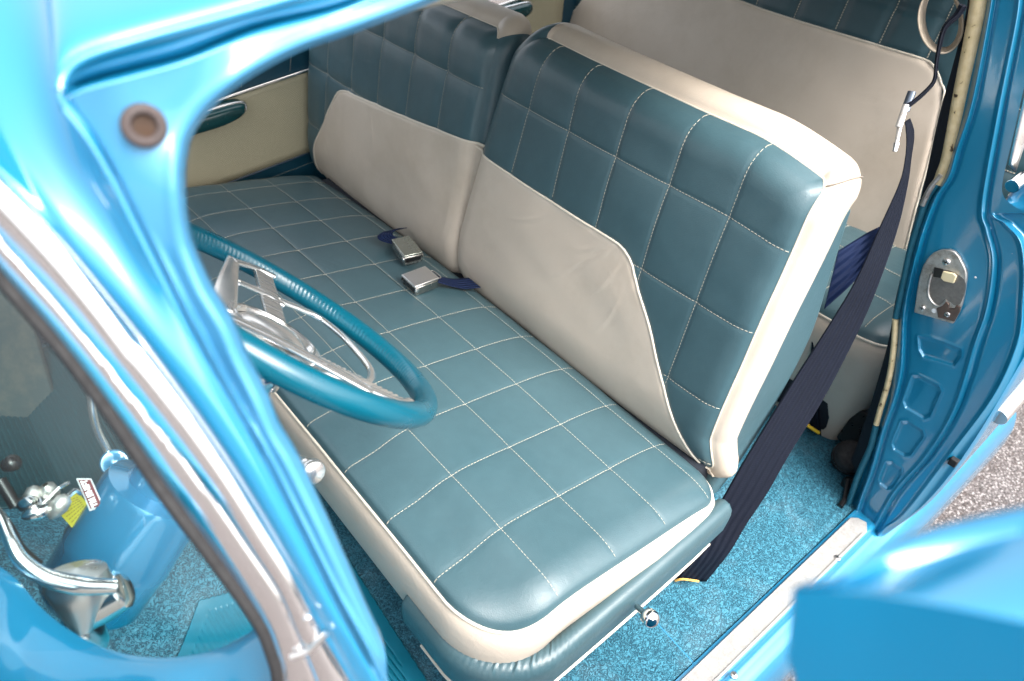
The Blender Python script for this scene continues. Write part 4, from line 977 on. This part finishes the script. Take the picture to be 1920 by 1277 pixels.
# toe board / firewall behind all this
m = MB(); m.grid([[(-.62-.0*z, y, z) for z in np.linspace(-.05, .75, 8)] for y in np.linspace(0, 1.44, 10)]); m.build('firewall', plain('dark_firewall', (.003, .05, .075), .6, 0, .3, 10), CAR)
m = MB(); m.grid(loft([[wr(-.72, 1.05, -.02), wr(-.72, 1.22, .16), wr(-.72, 1.43, .6)], [wr(-.45, 1.08, -.02), wr(-.42, 1.25, .14), wr(-.45, 1.42, .55)], [wr(-.27, 1.20, -.02), wr(-.24, 1.36, .10), wr(-.2, 1.43, .42)]], 60, 40)); m.build('kick_panel', creamv('kick_vinyl', (.03, .06, .065, 1), (.045, .078, .08, 1)), CAR, solid=.004)
# tag with lettering on the column
tp = np.array([at(*q) for q in ((146, 897, .845), (173, 897, .845), (191, 942, .845), (171, 951, .845))]); tp = [at(x, y, .845) for x, y in ((145, 899), (170, 898), (190, 940), (170, 951))]
def plate(pts, mt, nm, par, h=.001):
    P = np.array(pts); n_ = np.cross(P[1]-P[0], P[2]-P[0]); n_ /= np.linalg.norm(n_)
    if n_@(CP-P[0]) < 0: n_ = -n_
    m = MB(); m.prism(P, n_, 0, h); return m.build(nm, mt, par), n_
DEC = empty('transmission_tag', at(165, 930, .85), 'yellow instruction tag with maroon lettered label tied to the steering column', 'tag')
yt = [at(x, y, .86) for x, y in ((90, 938), (148, 924), (172, 955), (148, 1002))]
plate(yt, plain('yellow_card', (.62, .55, .04), .5, 0, .1, 40), 'yellow_card', DEC)
tx = MB(); P = np.array(yt); n_ = np.cross(P[1]-P[0], P[2]-P[0]); n_ /= np.linalg.norm(n_); n_ = n_ if n_@(CP-P[0]) > 0 else -n_
for i in range(8):
    f = .16+.09*i; a = P[0]*(1-f)+P[3]*f; b_ = P[1]*(1-f)+P[2]*f; d_ = b_-a
    s = .12
    while s < .86:
        e = s+rng.uniform(.05, .14); q0 = a+d_*s; q1 = a+d_*min(e, .9); dn = (P[3]-P[0])*.022
        tx.add([q0+n_*.0014, q1+n_*.0014, q1+dn+n_*.0014, q0+dn+n_*.0014], [(0, 1, 2, 3)]); s = e+.03
tx.build('small_print', plain('print_ink', (.30, .24, .03), .6), DEC)
tl = [at(x, y, .845) for x, y in ((145, 898), (172, 898), (193, 942), (168, 955))]
TL = [at(146, 898, .845), at(171, 898, .845), at(192, 944, .845), at(170, 955, .845)]
plate([at(x, y, .845) for x, y in ((144, 897), (171, 897), (195, 950), (169, 958))], WHITEP, 'label_border', DEC)
lb, n_ = plate([at(x, y, .8438) for x, y in ((147.5, 899.5), (169.5, 899.5), (190.5, 947), (170.5, 954))], plain('maroon_label', (.17, .035, .04), .4), 'maroon_label', DEC)
cu = bpy.data.curves.new('lettering', 'FONT'); cu.body = 'TRUSHIFT'; cu.align_x = 'CENTER'; cu.align_y = 'CENTER'; cu.size = .0074; cu.extrude = .0002; cu.offset = .0003
e0 = at(181, 950, .843); e1 = at(158.5, 899, .843); xa = Vector(e1-e0).normalized(); c_ = Vector((e0+e1)/2); za = Vector(CP)-c_; za = (za-xa*za.dot(xa)).normalized(); ya = za.cross(xa)
tm = bpy.data.objects.new('lettering', cu); mw = Matrix([[xa[i], ya[i]*1.45, za[i], c_[i]+za[i]*.0012] for i in range(3)]+[[0, 0, 0, 1]])
dg = bpy.context.evaluated_depsgraph_get(); COL.objects.link(tm); bpy.context.view_layer.update()
me = bpy.data.meshes.new_from_object(tm.evaluated_get(bpy.context.evaluated_depsgraph_get())); bpy.data.objects.remove(tm); me.transform(mw)
xs_ = [v.co for v in me.vertices]; to = bpy.data.objects.new('lettering', me); me.materials.clear(); me.materials.append(WHITEP); link(to, DEC)

# ================================================================== SEAT BELTS
def ribbon(L, R_, n=90, mm=11, bow=0.):
    G_ = loft([L, R_], n, mm, False); return G_
LB = [(1697, 228), (1700, 262), (1697, 300), (1686, 345), (1650, 425), (1607, 520), (1560, 600), (1480, 725), (1400, 855), (1360, 925), (1322, 990), (1300, 1045), (1268, 1087)]
RB = [(1706, 222), (1714, 250), (1708, 300), (1702, 345), (1684, 425), (1650, 525), (1612, 615), (1548, 740), (1478, 855), (1438, 925), (1398, 985), (1368, 1035), (1324, 1090)]
def depth(y): return np.interp(y, [220, 330, 520, 725, 925, 1045, 1090], [1.13, 1.15, 1.20, 1.27, 1.33, 1.37, 1.40])
Lw = [at(x, y, depth(y)) for x, y in LB]; Rw = [at(x, y, depth(y)+.012) for x, y in RB]
BELT = empty('shoulder_belt', on(1300, 1088, 2, .01), 'navy shoulder belt hanging from the pillar down beside the front seat', 'seat belt')
m = MB(); m.grid(ribbon(Lw, Rw)); m.build('webbing', WEB, BELT, solid=.0014)
fo = [at(1268, 1087, 1.398), at(1300, 1088, 1.40), at(1324, 1090, 1.41)]
MB().tube(cr([at(1266, 1089, 1.398), at(1280, 1086, 1.39), at(1310, 1090, 1.40)], 10), .0022, 6).build('amber_edge', plain('amber_thread', (.75, .42, .10), .6), BELT)
# thin strap, loop and tongue at the top
st = [(1806, 10), (1795, 28), (1770, 55), (1757, 110), (1752, 150), (1735, 172), (1712, 192), (1700, 200), (1692, 215), (1690, 228)]
pts = cr([at(x, y, np.interp(y, [0, 60, 228], [1.03, 1.06, 1.125])) for x, y in st], 60); MB().tube(pts, np.interp(np.linspace(0, 1, 60), [0, .2, .5, 1], [.006, .004, .0028, .0042]), 8).build('top_strap', WEB, BELT)
def seg(q0, q1, r0, r1, t, mt, nm, fl=.35):
    a, b_ = at(*q0, t), at(*q1, t); d_ = b_-a; d_ /= np.linalg.norm(d_); vz = CP-a; vz -= d_*(vz@d_); vz /= np.linalg.norm(vz); s_ = np.cross(d_, vz)
    G_ = [[p+s_*r*math.cos(k)+vz*r*fl*math.sin(k) for k in np.linspace(0, 2*np.pi, 14, endpoint=False)] for p, r in zip(np.linspace(a, b_, 8), np.linspace(r0, r1, 8))]
    m = MB(); m.grid(np.array(G_), closed_v=True); k = len(m.v); m.f += [tuple(range(13, -1, -1)), tuple(range(k-14, k))]; m.mi += [0, 0]; return m.build(nm, mt, BELT)
GUN = plain('gun_metal', (.09, .11, .14), .3, .8); seg((1710, 172), (1697, 208), .006, .006, 1.12, GUN, 'belt_tongue'); seg((1699, 196), (1685, 238), .0045, .005, 1.112, PIT, 'tongue_slide')
seg((1688, 232), (1681, 268), .0035, .0028, 1.12, PIT, 'hook_shank'); seg((1681, 268), (1677, 284), .0042, .003, 1.12, CHROME, 'hook_tip')
# second belt: navy lap belt running behind the backrest
m = MB(); m.grid(ribbon([at(x, y, t) for x, y, t in ((1572, 470, 1.50), (1620, 440, 1.52), (1650, 425, 1.50))], [at(x, y, t) for x, y, t in ((1545, 580, 1.50), (1600, 530, 1.50), (1640, 480, 1.48))], 30, 8))
tag(m.build('lap_belt', WEB2, None, solid=.0014), 'blue lap belt strap crossing behind the driver backrest', 'seat belt')
# inner dark belt along the pillar
# assist strap loop
loopc = []
for t in np.linspace(math.radians(105), math.radians(418), 60):
    x = 1764+42*math.cos(t)*1.0+10*math.sin(-t)*.3; y = 40-60*math.sin(t)+0; loopc.append((x, y))
m = MB(); rows_ = []
for i, (x, y) in enumerate(loopc):
    a = at(x, y, 1.13); b_ = at(x+13*math.cos(i/60*3)+2, y-10, 1.175); rows_.append([a+(b_-a)*f for f in np.linspace(0, 1, 8)])
m.grid(np.array(rows_)); tag(m.build('assist_strap', WEBC, None, solid=.0025), 'frayed cream assist strap loop hanging by the rear pillar', 'strap')
# buckles lying on the cushion
def buckle(quad, th_, label, strap, lift=.004):
    P = np.array([on(x, y, 2, .362) for x, y in quad]); c = P.mean(0); u = (P[1]-P[0])+(P[2]-P[3]); u /= np.linalg.norm(u); n_ = np.cross(u, P[3]-P[0]); n_ /= np.linalg.norm(n_)
    if n_[2] < 0: n_ = -n_
    v = np.cross(n_, u); hu = (np.linalg.norm(P[1]-P[0])+np.linalg.norm(P[2]-P[3]))/4; hv = (np.linalg.norm(P[3]-P[0])+np.linalg.norm(P[2]-P[1]))/4
    R_ = np.array([u, v, n_]); B = empty('belt_buckle', c, label, 'buckle', 'seat belt buckles on the front bench')
    m = MB(); m.box(c-n_*.006, (hu*.94, hv*.96, .0095), R_); m.build('buckle_body', plain('buckle_steel', (.42, .41, .38), .25, 1., .3, 60), B, bevel=.0015)
    m = MB(); m.box(c+n_*.0075, (hu, hv, .0022), R_); m.build('buckle_cover', ALU if strap[0] else chrome('nickel', (.40, .42, .37), .22), B, bevel=.0015, segs=3)
    m = MB(); m.box(c-n_*.004-u*hu*.945, (.001, hv*.8, .005), R_); m.build('slot', BLACK, B)
    for sg in (-1, 1): m = MB(); m.lathe(c-n_*.001-u*hu*.85+v*hv*.97*sg, v*sg, [(0, .005), (.002, .0045), (.0028, .002), (.003, .0001)], 18); m.build('rivet', CHROME, B)
    m = MB(); m.tube(cr([c+u*hu+v*hv*.6, c+u*(hu+.012)+v*hv*.5-n_*.002, c+u*(hu+.012)-v*hv*.5-n_*.002, c+u*hu-v*hv*.6], 20), .0016, 7); m.build('strap_bar', CHROME, B)
    A = [c+u*(hu-.004)-n_*.002]+[np.array(q) for q in strap[1]]; A = cr(A, 40); m = MB(); rows_ = []
    wv = v.copy()
    for p in A: rows_.append([p+wv*f for f in np.linspace(-hv*.82, hv*.82, 8)])
    m.grid(np.array(rows_)); m.build('webbing', WEB2, B, solid=.0014)
buckle([(750, 523), (798, 505), (823, 528), (781, 544)], .02, 'bright silver belt buckle lying flat at the gap between the backrests', (True, [on(838, 528, 2, .345), on(862, 532, 2, .338), on(890, 530, 2, .33)]))
buckle([(755, 484), (734, 451), (768, 453), (796, 483)], .02, 'dull olive tinted belt buckle standing against the passenger backrest', (False, [on(728, 448, 2, .362), on(722, 440, 2, .365), on(733, 432, 2, .36), on(750, 430, 2, .34)]))
# retractor with dark housing on the rear floor and little yellow tagged strap
RT = empty('belt_retractor', on(1600, 870, 2, .0), 'black belt retractor on the carpet at the foot of the pillar', 'belt retractor')
c = on(1603, 862, 2, .055); m = MB(); m.lathe(c+np.array([.0, .01, .0]), (-.5, -.25, .8), [(-.05, .030), (-.02, .034), (-.018, .037), (.0, .037), (.002, .034), (.01, .033), (.016, .028), (.018, .012), (.018, .0001)], 40); m.build('reel', RUBBER, RT)
MB().tube([c+np.array([.0, .01, .0])+.0362*(np.array([.87, 0, .54])*math.cos(t)+np.array([-.14, .97, .2])*math.sin(t)) for t in np.linspace(0, 2*np.pi, 40, endpoint=False)], .0012, 6, closed=True).build('reel_rim', BLACK, RT)
c = on(1612, 812, 2, .06); m = MB(); m.box(c+np.array([.02, 0, .0]), (.045, .028, .045), np.array([[.9, -.1, -.42], [.1, .99, 0], [.42, -.04, .9]])); m.build('housing', BLACK, RT, bevel=.008, segs=3)
m = MB(); m.lathe(on(1592, 905, 2, .02), (-.3, -.2, .9), [(-.02, .012), (.0, .014), (.006, .010), (.007, .0001)], 20); m.tube([on(1590, 900, 2, .03), on(1585, 935, 2, .012), on(1575, 950, 2, .008)], .006, 8); m.build('mount_bolt', BLACK, RT)
m = MB(); m.grid(ribbon([at(x, y, t) for x, y, t in ((1522, 640, 1.62), (1516, 720, 1.66), (1508, 790, 1.72))], [at(x, y, t) for x, y, t in ((1536, 650, 1.62), (1535, 730, 1.67), (1540, 818, 1.71))], 20, 6)); YB = m.build('rear_lap_belt', WEB, None, solid=.002); tag(YB, 'short black belt end with yellow edge hanging down to the rear carpet', 'seat belt')
MB().tube([at(1510, 795, 1.705), at(1522, 803, 1.70), at(1536, 812, 1.70)], .004, 8).build('yellow_tab', plain('yellow_tab', (.8, .5, .02), .5), YB)

# ================================================================== OPEN DRIVER'S DOOR (very near the camera)
dn_ = on(0, 0, 2, 0)
A0 = at(1487, 1104, .225); A1 = at(1970, 1176, .205); B0 = at(1462, 1420, .30); B1 = at(1990, 1500, .26)
arc = [at(1487, 1104, .225), at(1510, 1092, .228), at(1575, 1078, .236), at(1640, 1035, .245), at(1720, 1000, .25), at(1820, 972, .25), at(1990, 935, .245)]
arc2 = [at(1500, 1104, .226), at(1545, 1104, .23), at(1610, 1096, .236), at(1680, 1070, .240), at(1750, 1046, .241), at(1840, 1018, .24), at(1990, 985, .235)]
nearl = cr([A0, at(1640, 1116, .219), at(1800, 1142, .212), A1], 7)
m = MB(); up_ = np.array([0, 0, .004])
aa = cr(arc, 60); a2_ = cr(arc2, 60); nl = cr(nearl, 60)
dv = (aa-CP)/np.linalg.norm(aa-CP, axis=1)[:, None]; back_ = aa+dv*.02; back2 = aa+dv*.05+np.array([0, 0, -.004])
rows_ = []
for i in range(60):
    v2 = CP-a2_[i]; v2 /= np.linalg.norm(v2)
    rows_.append(np.vstack([cr([back2[i], back_[i], aa[i], (aa[i]*.5+a2_[i]*.5)+v2*.002], 16), cr([a2_[i]-v2*.002, (a2_[i]+nl[i])/2+v2*.0015, nl[i]+(a2_[i]-nl[i])*.06+v2*.001, nl[i]], 16)]))
m.grid(np.array(rows_))
DD = m.build('driver_door', PAINTO, CAR); DD['label'] = 'top edge of the open driver door, strongly out of focus at the lower right'
fr = np.array([cr([a, a*.97+b_*.03+np.array([0, 0, 0]), (a+b_)/2, b_, b_+np.array([0, -.01, -.45])], 14) for a, b_ in zip(nl, cr([B0, B1], 60))]); m = MB(); m.grid(fr)
dv0 = (fr[0]-CP)/np.linalg.norm(fr[0]-CP, axis=1)[:, None]; endp = np.array([fr[0], fr[0]+dv0*.02, fr[0]+dv0*.05]); m.grid(endp)
m.build('door_frame_face', paint('paint_turquoise_door_shade', (.0, .13, .26, 1), (.0, .15, .295, 1), .55, False, 0., 1.3, .12, .25), DD)  # body paint copied darker, shade of this face put into the colour

# headliner, rear door, rear corner posts
# ================================================================== REST OF THE CAR, for light and for other viewpoints
m = MB(); m.box((.55, FY+.06, .10), (1.5, .035, .44)); m.box((2.0, .70, .30), (.03, .78, .32)); m.box((1.95, .70, .66), (.38, .70, .01)); m.build('body_shell', PAINTO, CAR, bevel=.01)
for x0 in (1.02, 1.75): MB().tube([wr(x0, FY+.03, .5), wr(x0+.05, FY-.08, 1.0), wr(x0+.05, FY-.14, 1.1)], .03, 10).build('far_pillar', PAINTO, CAR)
MB().tube([wr(-.5, FY, .62), wr(-.3, FY-.1, 1.0), wr(-.25, FY-.17, 1.1)], .022, 10).build('far_windscreen_pillar', PAINTO, CAR)
MB().box((-.95, .65, .66), (.35, .72, .015)).build('cowl', PAINTO, CAR, bevel=.01)

HL = plain('headliner_cloth', (.30, .28, .23), .9, 0, .1, 60)
m = MB(); m.grid(heightgrid(-.2, 1.9, .16, 1.27, 40, 24, lambda X, Y: roofz(X, np.clip(Y, .35, 2))-.03-.35*np.clip(.34-Y, 0, 1))); m.build('headliner', HL, CAR, solid=.004)
m = MB(); m.box((1.42, -.10, .16), (.40, .035, .44)); m.build('rear_door', PAINTO, CAR, bevel=.02, segs=3)
for y_ in (.02, 1.36): 
    m = MB(); m.grid(loft([[wr(1.70, y_, .6), wr(1.62, y_+(.06 if y_ < .5 else -.06), .85), wr(1.60, y_+(.13 if y_ < .5 else -.13), 1.10)], [wr(2.15, y_, .6), wr(2.05, y_+(.06 if y_ < .5 else -.06), .85), wr(1.92, y_+(.13 if y_ < .5 else -.13), 1.08)]], 16, 8, False)); m.build('rear_corner_post', PAINTO, CAR, solid=.03)
m = MB(); m.box((1.98, .69, .98), (.03, .58, .10)); m.build('rear_window_header', PAINTO, CAR, bevel=.01)


m = MB(); m.box((-.57, .70, .665), (.15, .70, .115)); o_ = m.build('dashboard_body', plain('dash_paint', (.0, .16, .27), .4), bpy.data.objects['dashboard'], bevel=.03, segs=4)
# rest of the open door, running from its hinges outwards
dd_ = np.array([.700, -.714, 0]); dq = np.array([.714, .700, 0]); DRM = bpy.data.objects['door_frame_face'].data.materials[0]
R3 = np.array([dd_, dq, [0, 0, 1.]])
m = MB(); m.box(np.array([-.235, -.205, .18])+dd_*.56+dq*.035, (.55, .035, .43), R3); m.build('door_body', DRM, DD, bevel=.018, segs=3)
m = MB(); b0 = (B0+at(1487, 1420, .31))/2
m.tube(cr([np.array([-.20, -.215, .60]), np.array([-.19, -.262, .85]), b0+dd_*.02+dq*.012-np.array([0, 0, .012])], 20), .014, 10)
a1 = (A1+B1)/2+dd_*.03+dq*.012
m.build('window_post', DRM, DD); m = MB()
m.tube(cr([a1, a1+dd_*.4+np.array([0, 0, .02]), a1+dd_*.75+np.array([0, 0, .0]), a1+dd_*.9-np.array([0, 0, .08]), np.array([-.235, -.205, .58])+dd_*1.07+dq*.03], 60), .017, 10); m.build('window_frame', DRM, DD)
